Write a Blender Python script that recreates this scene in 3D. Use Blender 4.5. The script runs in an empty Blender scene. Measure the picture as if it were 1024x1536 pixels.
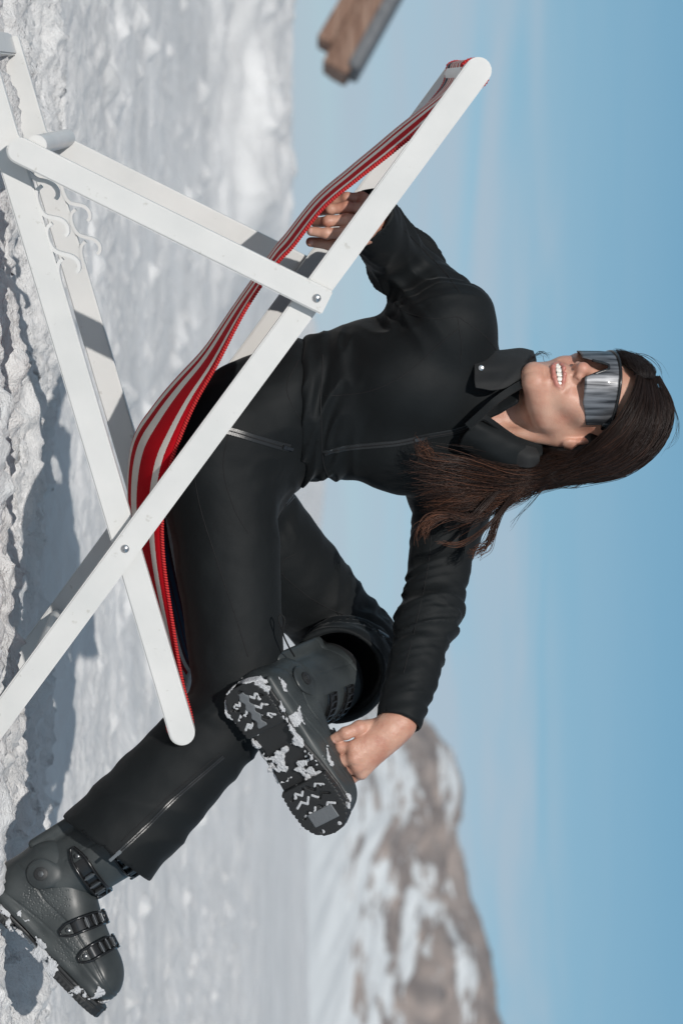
import bpy, bmesh, math, random
import numpy as np
from mathutils import Vector, Matrix
from mathutils.bvhtree import BVHTree

random.seed(7); RNG = np.random.default_rng(7)
scene = bpy.context.scene
COL = scene.collection
PI = math.pi

# ------------------------------------------------------------------ frame of reference
LENS = 85.0
F = LENS/36.0*1536.0            # focal length in photo pixels
EYE = 0.52                      # camera height above the snow
def W(x, y, d):                 # a point of the place seen at photo pixel (x, y), d metres away (photo lies on its side)
    return np.array([(y-768.0)/F*d, d, EYE+(x-440.0)/F*d])

# ------------------------------------------------------------------ tagging helpers
def tag(o, label=None, cat=None, group=None, kind=None):
    if label: o['label'] = label
    if cat: o['category'] = cat
    if group: o['group'] = group
    if kind: o['kind'] = kind
    return o
def empty(name, loc):
    o = bpy.data.objects.new(name, None); COL.objects.link(o)
    o.location = Vector(loc); o.empty_display_size = 0.05
    return o
def link(name, me, mat, parent=None, smooth=True):
    if mat is not None:
        for m in (mat if isinstance(mat, (list, tuple)) else [mat]): me.materials.append(m)
    if smooth:
        me.polygons.foreach_set('use_smooth', [True]*len(me.polygons))
    o = bpy.data.objects.new(name, me); COL.objects.link(o)
    if parent is not None:
        o.parent = parent
        o.matrix_parent_inverse = world_of(parent).inverted()
    return o
def world_of(o):
    m = Matrix.Translation(o.location) if o.rotation_mode != 'QUATERNION' else o.matrix_basis
    m = o.matrix_basis.copy()
    if o.parent is not None:
        m = world_of(o.parent) @ o.matrix_parent_inverse @ m
    return m
def mesh_of(verts, faces):
    me = bpy.data.meshes.new('mesh')
    me.from_pydata([tuple(map(float, v)) for v in verts], [], [tuple(int(i) for i in f) for f in faces])
    me.update(); return me
def mesh_np(V, Fq):
    me = bpy.data.meshes.new('mesh')
    V = np.ascontiguousarray(V, dtype=np.float32); Fq = np.ascontiguousarray(Fq, dtype=np.int32)
    n, k = Fq.shape
    me.vertices.add(len(V)); me.vertices.foreach_set('co', V.ravel())
    me.loops.add(n*k); me.loops.foreach_set('vertex_index', Fq.ravel())
    me.polygons.add(n)
    me.polygons.foreach_set('loop_start', np.arange(0, n*k, k, dtype=np.int32))
    me.update(calc_edges=True); me.validate(); return me

# ------------------------------------------------------------------ materials
def new_mat(name):
    m = bpy.data.materials.new(name); m.use_nodes = True
    nt = m.node_tree; b = nt.nodes['Principled BSDF']
    return m, nt, b
def setp(b, **kw):
    names = dict(color='Base Color', rough='Roughness', metal='Metallic', spec='Specular IOR Level',
                 sheen='Sheen Weight', sheen_rough='Sheen Roughness', coat='Coat Weight', coat_rough='Coat Roughness',
                 sss='Subsurface Weight', sss_scale='Subsurface Scale')
    for k, v in kw.items():
        i = b.inputs[names[k]]
        i.default_value = (*v, 1) if k == 'color' else v
def N(nt, t, **kw):
    n = nt.nodes.new(t)
    for k, v in kw.items(): setattr(n, k, v)
    return n
def noise_bump(nt, b, scale, strength, dist=0.01, detail=6, vec=None, rough=0.6):
    tc = N(nt, 'ShaderNodeTexCoord')
    nz = N(nt, 'ShaderNodeTexNoise'); nz.inputs['Scale'].default_value = scale
    nz.inputs['Detail'].default_value = detail; nz.inputs['Roughness'].default_value = rough
    nt.links.new(vec or tc.outputs['Object'], nz.inputs['Vector'])
    bp = N(nt, 'ShaderNodeBump'); bp.inputs['Strength'].default_value = strength
    bp.inputs['Distance'].default_value = dist
    nt.links.new(nz.outputs['Fac'], bp.inputs['Height'])
    nt.links.new(bp.outputs['Normal'], b.inputs['Normal'])
    return nz, bp, tc
def ramp(nt, fac, stops, interp='LINEAR'):
    r = N(nt, 'ShaderNodeValToRGB'); r.color_ramp.interpolation = interp
    el = r.color_ramp.elements
    el[0].position = stops[0][0]; el[0].color = (*stops[0][1], 1)
    el[1].position = stops[-1][0]; el[1].color = (*stops[-1][1], 1)
    for p, c in stops[1:-1]:
        e = el.new(p); e.color = (*c, 1)
    nt.links.new(fac, r.inputs['Fac']); return r

def mat_paint():
    m, nt, b = new_mat('white_lacquered_wood'); setp(b, rough=0.42, spec=0.4)
    tc = N(nt, 'ShaderNodeTexCoord')
    nz = N(nt, 'ShaderNodeTexNoise'); nz.inputs['Scale'].default_value = 9; nz.inputs['Detail'].default_value = 8
    nt.links.new(tc.outputs['Object'], nz.inputs['Vector'])
    r = ramp(nt, nz.outputs['Fac'], [(0.3, (0.60, 0.605, 0.595)), (0.7, (0.69, 0.685, 0.67))])
    # small scuffs
    n2 = N(nt, 'ShaderNodeTexNoise'); n2.inputs['Scale'].default_value = 60; n2.inputs['Detail'].default_value = 3
    nt.links.new(tc.outputs['Object'], n2.inputs['Vector'])
    r2 = ramp(nt, n2.outputs['Fac'], [(0.68, (1, 1, 1)), (0.74, (0.70, 0.68, 0.64))])
    mx = N(nt, 'ShaderNodeMixRGB', blend_type='MULTIPLY'); mx.inputs[0].default_value = 0.6
    nt.links.new(r.outputs[0], mx.inputs[1]); nt.links.new(r2.outputs[0], mx.inputs[2])
    nt.links.new(mx.outputs[0], b.inputs['Base Color'])
    bp = N(nt, 'ShaderNodeBump'); bp.inputs['Strength'].default_value = 0.12; bp.inputs['Distance'].default_value = 0.002
    nt.links.new(nz.outputs['Fac'], bp.inputs['Height']); nt.links.new(bp.outputs['Normal'], b.inputs['Normal'])
    return m
def mat_simple(name, color, rough=0.5, metal=0.0, bump=0, scale=200, dist=0.001, **kw):
    m, nt, b = new_mat(name); setp(b, color=color, rough=rough, metal=metal, **kw)
    if bump: noise_bump(nt, b, scale, bump, dist)
    return m
def mat_cloth(name, c0, c1, scale=900):
    m, nt, b = new_mat(name); setp(b, rough=0.68, spec=0.22, sheen=0.05, sheen_rough=0.4)
    tc = N(nt, 'ShaderNodeTexCoord')
    n1 = N(nt, 'ShaderNodeTexNoise'); n1.inputs['Scale'].default_value = 7; n1.inputs['Detail'].default_value = 5
    nt.links.new(tc.outputs['Object'], n1.inputs['Vector'])
    r = ramp(nt, n1.outputs['Fac'], [(0.3, c0), (0.7, c1)])
    nt.links.new(r.outputs[0], b.inputs['Base Color'])
    n2 = N(nt, 'ShaderNodeTexNoise'); n2.inputs['Scale'].default_value = scale; n2.inputs['Detail'].default_value = 2
    nt.links.new(tc.outputs['Object'], n2.inputs['Vector'])
    n3 = N(nt, 'ShaderNodeTexNoise'); n3.inputs['Scale'].default_value = 38; n3.inputs['Detail'].default_value = 5
    nt.links.new(tc.outputs['Object'], n3.inputs['Vector'])
    b1 = N(nt, 'ShaderNodeBump'); b1.inputs['Strength'].default_value = 0.25; b1.inputs['Distance'].default_value = 0.0006
    b2 = N(nt, 'ShaderNodeBump'); b2.inputs['Strength'].default_value = 0.22; b2.inputs['Distance'].default_value = 0.004
    nt.links.new(n3.outputs['Fac'], b2.inputs['Height']); nt.links.new(n2.outputs['Fac'], b1.inputs['Height'])
    nt.links.new(b2.outputs['Normal'], b1.inputs['Normal']); nt.links.new(b1.outputs['Normal'], b.inputs['Normal'])
    return m
def mat_skin():
    m, nt, b = new_mat('skin'); setp(b, rough=0.42, spec=0.5, sss=0.12, sss_scale=0.006)
    b.inputs['Subsurface Radius'].default_value = (1.0, 0.35, 0.18)
    tc = N(nt, 'ShaderNodeTexCoord')
    n1 = N(nt, 'ShaderNodeTexNoise'); n1.inputs['Scale'].default_value = 28; n1.inputs['Detail'].default_value = 6
    nt.links.new(tc.outputs['Object'], n1.inputs['Vector'])
    r = ramp(nt, n1.outputs['Fac'], [(0.30, (0.44, 0.195, 0.135)), (0.47, (0.53, 0.285, 0.205)), (0.70, (0.60, 0.36, 0.265))])
    at = N(nt, 'ShaderNodeAttribute', attribute_name='tint')
    sep = N(nt, 'ShaderNodeSeparateColor'); nt.links.new(at.outputs['Color'], sep.inputs[0])
    cur = r.outputs[0]
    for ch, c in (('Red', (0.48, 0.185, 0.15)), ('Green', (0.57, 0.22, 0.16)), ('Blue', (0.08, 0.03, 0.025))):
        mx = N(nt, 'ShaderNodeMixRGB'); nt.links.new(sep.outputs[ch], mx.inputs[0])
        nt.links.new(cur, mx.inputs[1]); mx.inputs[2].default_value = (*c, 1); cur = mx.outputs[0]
    nt.links.new(cur, b.inputs['Base Color'])
    n2 = N(nt, 'ShaderNodeTexNoise'); n2.inputs['Scale'].default_value = 520; n2.inputs['Detail'].default_value = 6
    nt.links.new(tc.outputs['Object'], n2.inputs['Vector'])
    bp = N(nt, 'ShaderNodeBump'); bp.inputs['Strength'].default_value = 0.45; bp.inputs['Distance'].default_value = 0.0014
    nt.links.new(n2.outputs['Fac'], bp.inputs['Height']); nt.links.new(bp.outputs['Normal'], b.inputs['Normal'])
    return m
def mat_hair():
    m, nt, b = new_mat('brown_hair'); setp(b, rough=0.38, spec=0.35)
    at = N(nt, 'ShaderNodeAttribute', attribute_name='tint')
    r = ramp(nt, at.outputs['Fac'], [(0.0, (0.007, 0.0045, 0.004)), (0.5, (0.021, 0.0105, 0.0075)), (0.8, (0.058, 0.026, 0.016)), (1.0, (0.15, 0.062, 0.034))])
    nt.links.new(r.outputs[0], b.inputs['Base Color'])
    b.inputs['Anisotropic'].default_value = 0.5
    return m
def mat_snow(name='snow', far=False):
    m, nt, b = new_mat(name); setp(b, rough=0.62, spec=0.25)
    tc = N(nt, 'ShaderNodeTexCoord')
    n1 = N(nt, 'ShaderNodeTexNoise'); n1.inputs['Scale'].default_value = 1.1 if not far else 0.05
    n1.inputs['Detail'].default_value = 8
    nt.links.new(tc.outputs['Object'], n1.inputs['Vector'])
    r = ramp(nt, n1.outputs['Fac'], [(0.3, (0.70, 0.70, 0.70)), (0.62, (0.87, 0.865, 0.86))])
    nt.links.new(r.outputs[0], b.inputs['Base Color'])
    if not far:
        n2 = N(nt, 'ShaderNodeTexNoise'); n2.inputs['Scale'].default_value = 45; n2.inputs['Detail'].default_value = 8
        n2.inputs['Roughness'].default_value = 0.7
        nt.links.new(tc.outputs['Object'], n2.inputs['Vector'])
        bp = N(nt, 'ShaderNodeBump'); bp.inputs['Strength'].default_value = 0.7; bp.inputs['Distance'].default_value = 0.014
        nt.links.new(n2.outputs['Fac'], bp.inputs['Height'])
        n3 = N(nt, 'ShaderNodeTexNoise'); n3.inputs['Scale'].default_value = 240; n3.inputs['Detail'].default_value = 5
        nt.links.new(tc.outputs['Object'], n3.inputs['Vector'])
        b3 = N(nt, 'ShaderNodeBump'); b3.inputs['Strength'].default_value = 0.7; b3.inputs['Distance'].default_value = 0.004
        nt.links.new(n3.outputs['Fac'], b3.inputs['Height']); nt.links.new(bp.outputs['Normal'], b3.inputs['Normal']); nt.links.new(b3.outputs['Normal'], b.inputs['Normal'])
    return m

M = {}
M['paint'] = mat_paint()
M['steel'] = mat_simple('zinc_steel', (0.55, 0.56, 0.57), 0.3, 1.0, bump=0.1, scale=300)
M['cloth'] = mat_cloth('black_softshell', (0.0050, 0.0064, 0.0073), (0.0080, 0.0100, 0.0111))
M['cloth_dark'] = mat_cloth('black_lining', (0.006, 0.0065, 0.007), (0.009, 0.0095, 0.010))
M['fleece'] = mat_cloth('black_fleece', (0.014, 0.0145, 0.015), (0.024, 0.025, 0.026), 500)
M['seam'] = mat_simple('black_thread', (0.006, 0.006, 0.007), 0.8)
M['zip'] = mat_simple('zip_tape', (0.020, 0.022, 0.024), 0.30, 0.0, bump=0.3, scale=600)
M['zipm'] = mat_simple('gunmetal_pull', (0.16, 0.165, 0.17), 0.3, 1.0)
M['skin'] = mat_skin()
M['hair'] = mat_hair()
M['teeth'] = mat_simple('tooth_enamel', (0.80, 0.77, 0.70), 0.2, sss=0.1, sss_scale=0.002)
M['mouth'] = mat_simple('mouth_inside', (0.12, 0.02, 0.02), 0.5)
M['nail'] = mat_simple('fingernail', (0.66, 0.38, 0.31), 0.22)
M['snow'] = mat_snow()
M['clump'] = mat_simple('packed_snow', (0.60, 0.61, 0.63), 0.6, bump=0.9, scale=420, dist=0.004)
M['bootblack'] = mat_simple('black_rubber', (0.018, 0.019, 0.020), 0.5, bump=0.25, scale=300)
M['buckle'] = mat_simple('black_anodised_metal', (0.035, 0.036, 0.038), 0.22, 0.7)
M['buckle2'] = mat_simple('grey_cast_metal', (0.14, 0.145, 0.15), 0.3, 0.85)
M['plate'] = mat_simple('grey_sole_insert', (0.13, 0.14, 0.15), 0.55, bump=0.5, scale=160, dist=0.002)
# ------------------------------------------------------------------ vector noise
_pr = np.random.default_rng(99)
_PM = np.concatenate([_pr.permutation(256)]*3).astype(np.int32)
_GR = _pr.normal(size=(256, 3)); _GR = (_GR/np.linalg.norm(_GR, axis=1)[:, None]*1.5).astype(np.float32)
_GX, _GY, _GZ = [np.ascontiguousarray(_GR[:, k]) for k in range(3)]
def noise3(P, seed=0):
    P = np.asarray(P)
    if len(P) > 70000:
        return np.concatenate([noise3(c, seed) for c in np.array_split(P, len(P)//40000+1)])
    Q = [np.ascontiguousarray(P[:, k], dtype=np.float32) for k in range(3)]
    fl = [np.floor(q) for q in Q]
    f = [q-g for q, g in zip(Q, fl)]
    x, y, z = [(g.astype(np.int32)+np.int32(o)) & np.int32(255) for g, o in zip(fl, (seed*37, seed*59, seed*83))]
    u = [t*t*t*(t*(t*6-15)+10) for t in f]
    fx, fy, fz = f; ux, uy, uz = u
    def lat(px, dy, dz, gx):
        h = _PM[_PM[px+(y+dy)]+(z+dz)]
        return _GX[h]*gx+_GY[h]*(fy-dy)+_GZ[h]*(fz-dz)
    res = []
    for dx in (0, 1):
        px = _PM[x+dx]; gx = fx-dx
        a0 = lat(px, 0, 0, gx); a1 = lat(px, 0, 1, gx); b0 = lat(px, 1, 0, gx); b1 = lat(px, 1, 1, gx)
        a0 += uz*(a1-a0); b0 += uz*(b1-b0); a0 += uy*(b0-a0); res.append(a0)
    return (res[0]+ux*(res[1]-res[0])).astype(np.float64)
def masked(w, fn, P):                                  # evaluate a costly pattern only where its weight counts
    k = w > 0.02; out = np.zeros(len(P))
    if k.any(): out[k] = w[k]*fn(P[k])
    return out
def fbm(P, octv=4, seed=0, gain=0.5):
    a = 1.0; s = np.zeros(len(P)); P = np.array(P, dtype=np.float64)
    for o in range(octv):
        s += a*noise3(P, seed+o*17); a *= gain; P = P*2.03
    return s

# ------------------------------------------------------------------ distance functions
def smin(a, b, k):
    h = np.maximum(k-np.abs(a-b), 0.0)/k
    return np.minimum(a, b)-h*h*k*0.25
def smax(a, b, k): return -smin(-a, -b, k)
def smoothstep(a, b, x):
    t = np.clip((x-a)/(b-a), 0, 1); return t*t*(3-2*t)
def seg(P, a, b):
    a = np.asarray(a, float); b = np.asarray(b, float); ab = b-a
    t = np.clip((P-a)@ab/(ab@ab), 0, 1)
    return t, P-(a+t[:, None]*ab)
def cone(P, a, b, r1, r2):
    a = np.asarray(a, float); b = np.asarray(b, float); ab = b-a; L2 = ab@ab
    x = P[:, 0]-a[0]; y = P[:, 1]-a[1]; z = P[:, 2]-a[2]
    t = np.clip((x*ab[0]+y*ab[1]+z*ab[2])*(1/L2), 0, 1)
    x -= t*ab[0]; y -= t*ab[1]; z -= t*ab[2]
    return np.sqrt(x*x+y*y+z*z)-(r1+(r2-r1)*t)
def ball(P, c, r): return np.sqrt((P[:, 0]-c[0])**2+(P[:, 1]-c[1])**2+(P[:, 2]-c[2])**2)-r
def ell(P, c, r, R=None):
    q = P-np.asarray(c, float)
    if R is not None: q = q@R
    r = np.asarray(r, float)
    x, y, z = q[:, 0]/r[0], q[:, 1]/r[1], q[:, 2]/r[2]
    k0 = np.sqrt(x*x+y*y+z*z); x /= r[0]; y /= r[1]; z /= r[2]; k1 = np.sqrt(x*x+y*y+z*z)+1e-9
    return k0*(k0-1)/k1
def rbox(P, c, h, r, R=None):
    q = P-np.asarray(c, float)
    if R is not None: q = q@R
    q = np.abs(q)-(np.asarray(h, float)-r)
    return np.sqrt((np.maximum(q, 0)**2).sum(1))+np.minimum(q.max(1), 0)-r
def plane(P, p, n):
    n = np.asarray(n, float); n = n/np.linalg.norm(n)
    return (P-np.asarray(p, float))@n
def chain(P, pts, rads, k=0.01):
    d = None
    for i in range(len(pts)-1):
        e = cone(P, pts[i], pts[i+1], rads[i], rads[i+1])
        d = e if d is None else smin(d, e, k)
    return d

# ------------------------------------------------------------------ sparse surface nets: a distance function becomes one mesh
from concurrent.futures import ThreadPoolExecutor
POOL = ThreadPoolExecutor(4)
def par(f, P):                                        # evaluate in four threads
    if len(P) < 4000: return f(P)
    return np.concatenate(list(POOL.map(f, np.array_split(P, max(4, len(P)//60000)))))
def nets(f, lo, hi, h, margin=1.25, block=4):
    lo = np.asarray(lo, float); hi = np.asarray(hi, float)
    nc = np.maximum(1, np.ceil((hi-lo)/(h*block*4)).astype(int)); nb = nc*4
    g = np.stack(np.meshgrid(*[np.arange(n) for n in nc], indexing='ij'), -1).reshape(-1, 3)
    g = g[np.abs(par(f, lo+(g+0.5)*h*block*4)) < 0.87*h*block*4*margin+0.008]
    o = np.stack(np.meshgrid(*[np.arange(4)]*3, indexing='ij'), -1).reshape(-1, 3)
    g = (g[:, None]*4+o[None]).reshape(-1, 3)
    g = g[np.abs(par(f, lo+(g+0.5)*h*block)) < 0.87*h*block*margin+0.0045]
    a = np.arange(block+1)
    loc = np.stack(np.meshgrid(a, a, a, indexing='ij'), -1).reshape(-1, 3)
    cells_k = []; cells_p = []; edges = [[], [], []]
    dims = nb*block+2
    def key(I): return (I[:, 0]*dims[1]+I[:, 1])*dims[2]+I[:, 2]
    B = 6000
    n1 = block+1
    for s in range(0, len(g), B):
        gg = g[s:s+B]
        I = (gg[:, None, :]*block+loc[None]).reshape(-1, 3)
        v = par(f, lo+I*h).reshape(len(gg), n1, n1, n1)
        I = I.reshape(len(gg), n1, n1, n1, 3)
        sg = v < 0
        c0 = sg[:, :-1, :-1, :-1]
        anyin = np.zeros_like(c0); allin = np.ones_like(c0)
        corners = [(x, y, z) for x in (0, 1) for y in (0, 1) for z in (0, 1)]
        def cs(arr, x, y, z): return arr[:, x:x+block, y:y+block, z:z+block]
        for x, y, z in corners:
            anyin |= cs(sg, x, y, z); allin &= cs(sg, x, y, z)
        act = anyin & ~allin
        if not act.any(): continue
        idx = np.nonzero(act)
        base = cs(I, 0, 0, 0)[idx]
        cv = {co: cs(v, *co)[idx] for co in corners}
        acc = np.zeros((len(base), 3)); cnt = np.zeros(len(base))
        for co in corners:
            for ax in range(3):
                if co[ax] == 1: continue
                co2 = list(co); co2[ax] = 1; co2 = tuple(co2)
                a0, a1 = cv[co], cv[co2]
                cr = (a0 < 0) != (a1 < 0)
                t = np.where(cr, a0/np.where(cr, a0-a1, 1), 0)
                p = np.array(co, float)[None].repeat(len(base), 0); p[:, ax] += t
                acc[cr] += p[cr]; cnt[cr] += 1
        P = lo+(base+acc/cnt[:, None])*h
        cells_k.append(key(base)); cells_p.append(P)
        for ax in range(3):
            co2 = [0, 0, 0]; co2[ax] = 1
            a0, a1 = cv[(0, 0, 0)], cv[tuple(co2)]
            cr = (a0 < 0) != (a1 < 0)
            edges[ax].append((base[cr], (a0 < 0)[cr]))
    K = np.concatenate(cells_k); P = np.concatenate(cells_p)
    K, ui = np.unique(K, return_index=True); P = P[ui]
    quads = []
    for ax in range(3):
        I = np.concatenate([e[0] for e in edges[ax]]); s = np.concatenate([e[1] for e in edges[ax]])
        o1, o2 = [(1, 2), (2, 0), (0, 1)][ax]
        d1 = np.zeros(3, int); d1[o1] = 1; d2 = np.zeros(3, int); d2[o2] = 1
        q = [I-d1-d2, I-d2, I, I-d1]
        ok = np.all((q[0] >= 0), axis=1)
        ids = []
        for c_ in q:
            k = key(c_); j = np.clip(np.searchsorted(K, k), 0, len(K)-1)
            ok &= (K[j] == k); ids.append(j)
        ids = np.stack(ids, 1)[ok]; s = s[ok]
        ids[~s] = ids[~s][:, ::-1]
        quads.append(ids)
    Q = np.concatenate(quads)
    # pull vertices onto the surface
    e = h*0.5
    for _ in range(1):
        v = par(f, P)
        gr = np.stack([par(f, P+np.array(d)*e)-par(f, P-np.array(d)*e) for d in ((1, 0, 0), (0, 1, 0), (0, 0, 1))], 1)/(2*e)
        n2 = (gr*gr).sum(1)+1e-6
        st = np.clip(v/n2, -0.6*h, 0.6*h)
        P = P-gr*st[:, None]*0.8
    return P, Q
def sdf_obj(name, f, lo, hi, h, mat, parent=None, xf=None, **kw):
    P, Q = nets(f, lo, hi, h, **kw)
    if xf is not None:
        P = P@np.array(xf.to_3x3()).T+np.array(xf.translation)
    me = mesh_np(P, Q)
    return link(name, me, mat, parent)

# ------------------------------------------------------------------ mesh builders (boxes, tubes, strips gathered into one mesh)
class MB:
    def __init__(s): s.v = []; s.f = []
    def add(s, v, f):
        n = len(s.v); s.v += [tuple(map(float, p)) for p in v]; s.f += [tuple(i+n for i in q) for q in f]
    def tube(s, pts, r, n=8, caps=True, squash=None):
        pts = [np.asarray(p, float) for p in pts]; m = len(pts)
        rr = r if hasattr(r, '__len__') else [r]*m
        T = []
        for i in range(m):
            t = pts[min(i+1, m-1)]-pts[max(i-1, 0)]; T.append(t/(np.linalg.norm(t)+1e-12))
        u = np.cross(T[0], [0.3, 0.5, 0.8]); u /= np.linalg.norm(u)
        vs = []
        for i in range(m):
            u = u-T[i]*(u@T[i]); u /= (np.linalg.norm(u)+1e-12); w = np.cross(T[i], u)
            for k in range(n):
                a = 2*PI*k/n; vs.append(pts[i]+rr[i]*(math.cos(a)*u+math.sin(a)*w))
        fs = [(i*n+k, i*n+(k+1) % n, (i+1)*n+(k+1) % n, (i+1)*n+k) for i in range(m-1) for k in range(n)]
        if caps: fs += [tuple(range(n))[::-1], tuple((m-1)*n+k for k in range(n))]
        s.add(vs, fs)
    def box(s, c, h, R=None, bev=0.0):
        bm = bmesh.new(); bmesh.ops.create_cube(bm, size=2)
        for v in bm.verts: v.co = Vector((v.co.x*h[0], v.co.y*h[1], v.co.z*h[2]))
        if bev: bmesh.ops.bevel(bm, geom=bm.edges[:], offset=bev, segments=2, affect='EDGES')
        bm.verts.index_update()
        R = np.eye(3) if R is None else np.asarray(R)
        s.add([np.asarray(c)+R@np.array(v.co) for v in bm.verts], [tuple(v.index for v in f.verts) for f in bm.faces]); bm.free()
    def prism(s, poly, n, thick, bev=0.0):       # poly: 3D points in a plane; extruded by thick along n
        bm = bmesh.new(); n = Vector(n).normalized()
        vs = [bm.verts.new(Vector(p)) for p in poly]; f = bm.faces.new(vs)
        r = bmesh.ops.extrude_face_region(bm, geom=[f])
        bmesh.ops.translate(bm, vec=n*thick, verts=[g for g in r['geom'] if isinstance(g, bmesh.types.BMVert)])
        bmesh.ops.recalc_face_normals(bm, faces=bm.faces[:])
        if bev:
            es = [e for e in bm.edges if len(e.link_faces) == 2 and e.calc_face_angle(0) > 0.6]
            bmesh.ops.bevel(bm, geom=es, offset=bev, segments=2, affect='EDGES')
        bm.verts.index_update()
        s.add([v.co for v in bm.verts], [tuple(v.index for v in q.verts) for q in bm.faces]); bm.free()
    def build(s, name, mat, parent=None, smooth=True, angle=None):
        me = mesh_of(s.v, s.f)
        o = link(name, me, mat, parent, smooth)
        if angle is not None: me.set_sharp_from_angle(angle=math.radians(angle))
        return o
def spline(pts, n):                               # Catmull-Rom through points
    P = np.asarray(pts, float); m = len(P)
    Q = np.vstack([2*P[0]-P[1], P, 2*P[-1]-P[-2]])
    out = []
    for t in np.linspace(0, m-1-1e-9, n):
        i = int(t); u = t-i
        a, b, c, d = Q[i], Q[i+1], Q[i+2], Q[i+3]
        out.append(0.5*((2*b)+(-a+c)*u+(2*a-5*b+4*c-d)*u*u+(-a+3*b-3*c+d)*u**3))
    return np.array(out)
EYEP = Vector((0, 0, EYE))
def bvh_of(objs):
    vs = []; fs = []
    for o in objs:
        me = o.data; mw = world_of(o); n = len(vs)
        vs += [mw@v.co for v in me.vertices]; fs += [tuple(i+n for i in p.vertices) for p in me.polygons]
    return BVHTree.FromPolygons(vs, fs)
def on(bvh, x, y):                                # the point of a surface that the photo shows at (x, y)
    d = (Vector(W(x, y, 4.0))-EYEP).normalized()
    p, n, i, t = bvh.ray_cast(EYEP, d)
    if p is None: return None, None
    if n.dot(d) > 0: n = -n
    return np.array(p), np.array(n)
def surf_line(bvh, px, n, lift=0.0005):
    P = []; Nn = []
    for q in spline([(a, b, 0) for a, b in px], n):
        p, nn = on(bvh, q[0], q[1])
        if p is None: continue
        if P and np.linalg.norm(p-P[-1]) > 0.05: continue
        P.append(p+nn*lift); Nn.append(nn)
    P = np.array(P)
    if len(P) > 4:
        for _ in range(2): P[1:-1] = (P[:-2]+2*P[1:-1]+P[2:])/4
    return P, np.array(Nn)
def ribbon(mb, P, Nn, w, th):                     # flat strap of width w lying on a surface
    m = len(P)
    if m < 2: return
    vs = []
    for i in range(m):
        t = P[min(i+1, m-1)]-P[max(i-1, 0)]; t /= np.linalg.norm(t)+1e-12
        s = np.cross(Nn[i], t); s /= np.linalg.norm(s)+1e-12
        nn = Nn[i]
        vs += [P[i]-s*w/2-nn*0.001, P[i]-s*w*0.42+nn*th, P[i]+s*w*0.42+nn*th, P[i]+s*w/2-nn*0.001]
    fs = [(i*4+k, i*4+k+1, (i+1)*4+k+1, (i+1)*4+k) for i in range(m-1) for k in range(3)]
    fs += [(0, 1, 2, 3), ((m-1)*4+3, (m-1)*4+2, (m-1)*4+1, (m-1)*4)]
    mb.add(vs, fs)
# ------------------------------------------------------------------ deck chair
PSI = math.radians(10.04)
CL = np.array([math.cos(PSI), math.sin(PSI), 0.0])       # along the chair
CW = np.array([-math.sin(PSI), math.cos(PSI), 0.0])      # across it, away from the camera
CO = np.array([0.0, 3.8, 0.0])
def ch(a, b, z): return CO+CL*a+CW*b+np.array([0, 0, z])
def solve(x, y, b):                                      # (along, height) in the chair's own plane b
    tx = (y-768.0)/F; tz = (x-440.0)/F
    d = (b+3.8*math.cos(PSI))/(math.cos(PSI)-math.sin(PSI)*tx)
    p = np.array([tx*d, d, EYE+tz*d])-CO
    return np.array([p@CL, p[2]])
chair = empty('deck_chair', ch(0, 0.24, 0))
tag(chair, 'white wooden folding deck chair with red and white striped sling seat', 'deck chair')
def bar2(mb, p, q, w, b0, b1, round0=True, round1=True, bev=0.0022):
    p = np.asarray(p, float); q = np.asarray(q, float)
    t = (q-p)/np.linalg.norm(q-p); n = np.array([-t[1], t[0]])
    pts = []
    if round1:
        for k in range(13):
            a = -PI/2+PI*k/12; pts.append(q+w/2*(math.cos(a)*t+math.sin(a)*n))
    else: pts += [q-n*w/2, q+n*w/2]
    if round0:
        for k in range(13):
            a = PI/2+PI*k/12; pts.append(p+w/2*(math.cos(a)*t+math.sin(a)*n))
    else: pts += [p+n*w/2, p-n*w/2]
    mb.prism([ch(a_, b0, z_) for a_, z_ in pts], CW, b1-b0, bev)
TH = 0.021; WD = 0.487                                   # timber thickness, overall width of the outer frame
def bolt(mb, a, z, b, out=-1, r=0.006):
    c = ch(a, b, z)
    mb.tube([c+CW*out*-0.004, c+CW*out*0.001, c+CW*out*0.003, c+CW*out*0.0042], [r*1.15, r*1.15, r*0.85, r*0.15], 16)
# centre lines measured in the near plane
A0 = solve(717, 106, 0); A1 = solve(0, 1079, 0)
tA = (A1-A0)/np.linalg.norm(A1-A0); A1 = A0+tA*((A0[1]+0.03)/-tA[1])
PV = solve(188, 823, 0)
B0 = solve(273, 1098, 0.03); B1 = solve(33, 290, 0.03)
tB = (B1-B0)/np.linalg.norm(B1-B0); B1 = B0+tB*((B0[1]-0.032)/-tB[1])
C0 = solve(475, 447, -0.02); C1 = solve(30, 226, -0.02)
def both(fn):
    fn(False); fn(True)
for far in (False, True):
    def bb(b0, b1): return (b0, b1) if not far else (WD-b1, WD-b0)
    mb = MB(); bar2(mb, A0, A1, 0.041, *bb(0, TH)); fr = mb.build('back_rail', M['paint'], chair, angle=40)
    mb = MB(); bar2(mb, B0, B1, 0.042, *bb(TH+0.002, 2*TH+0.002), round1=False); mb.build('seat_rail', M['paint'], chair, angle=40)
    mb = MB(); bar2(mb, C0+(C0-C1)/np.linalg.norm(C0-C1)*0.018, C1, 0.040, *bb(-TH-0.0015, -0.0015), round0=False); mb.build('prop_strut', M['paint'], chair, angle=40)
    out = 1 if far else -1
    for q_ in ((PV[0], PV[1], WD if far else 0, out), (C0[0], C0[1], (WD+TH+.0015) if far else -TH-0.0015, out), (C0[0], C0[1], WD-TH if far else TH, -out, 0.0055)):
        mb = MB(); bolt(mb, *q_); mb.build('bolt', M['steel'], chair, angle=50)
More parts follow.
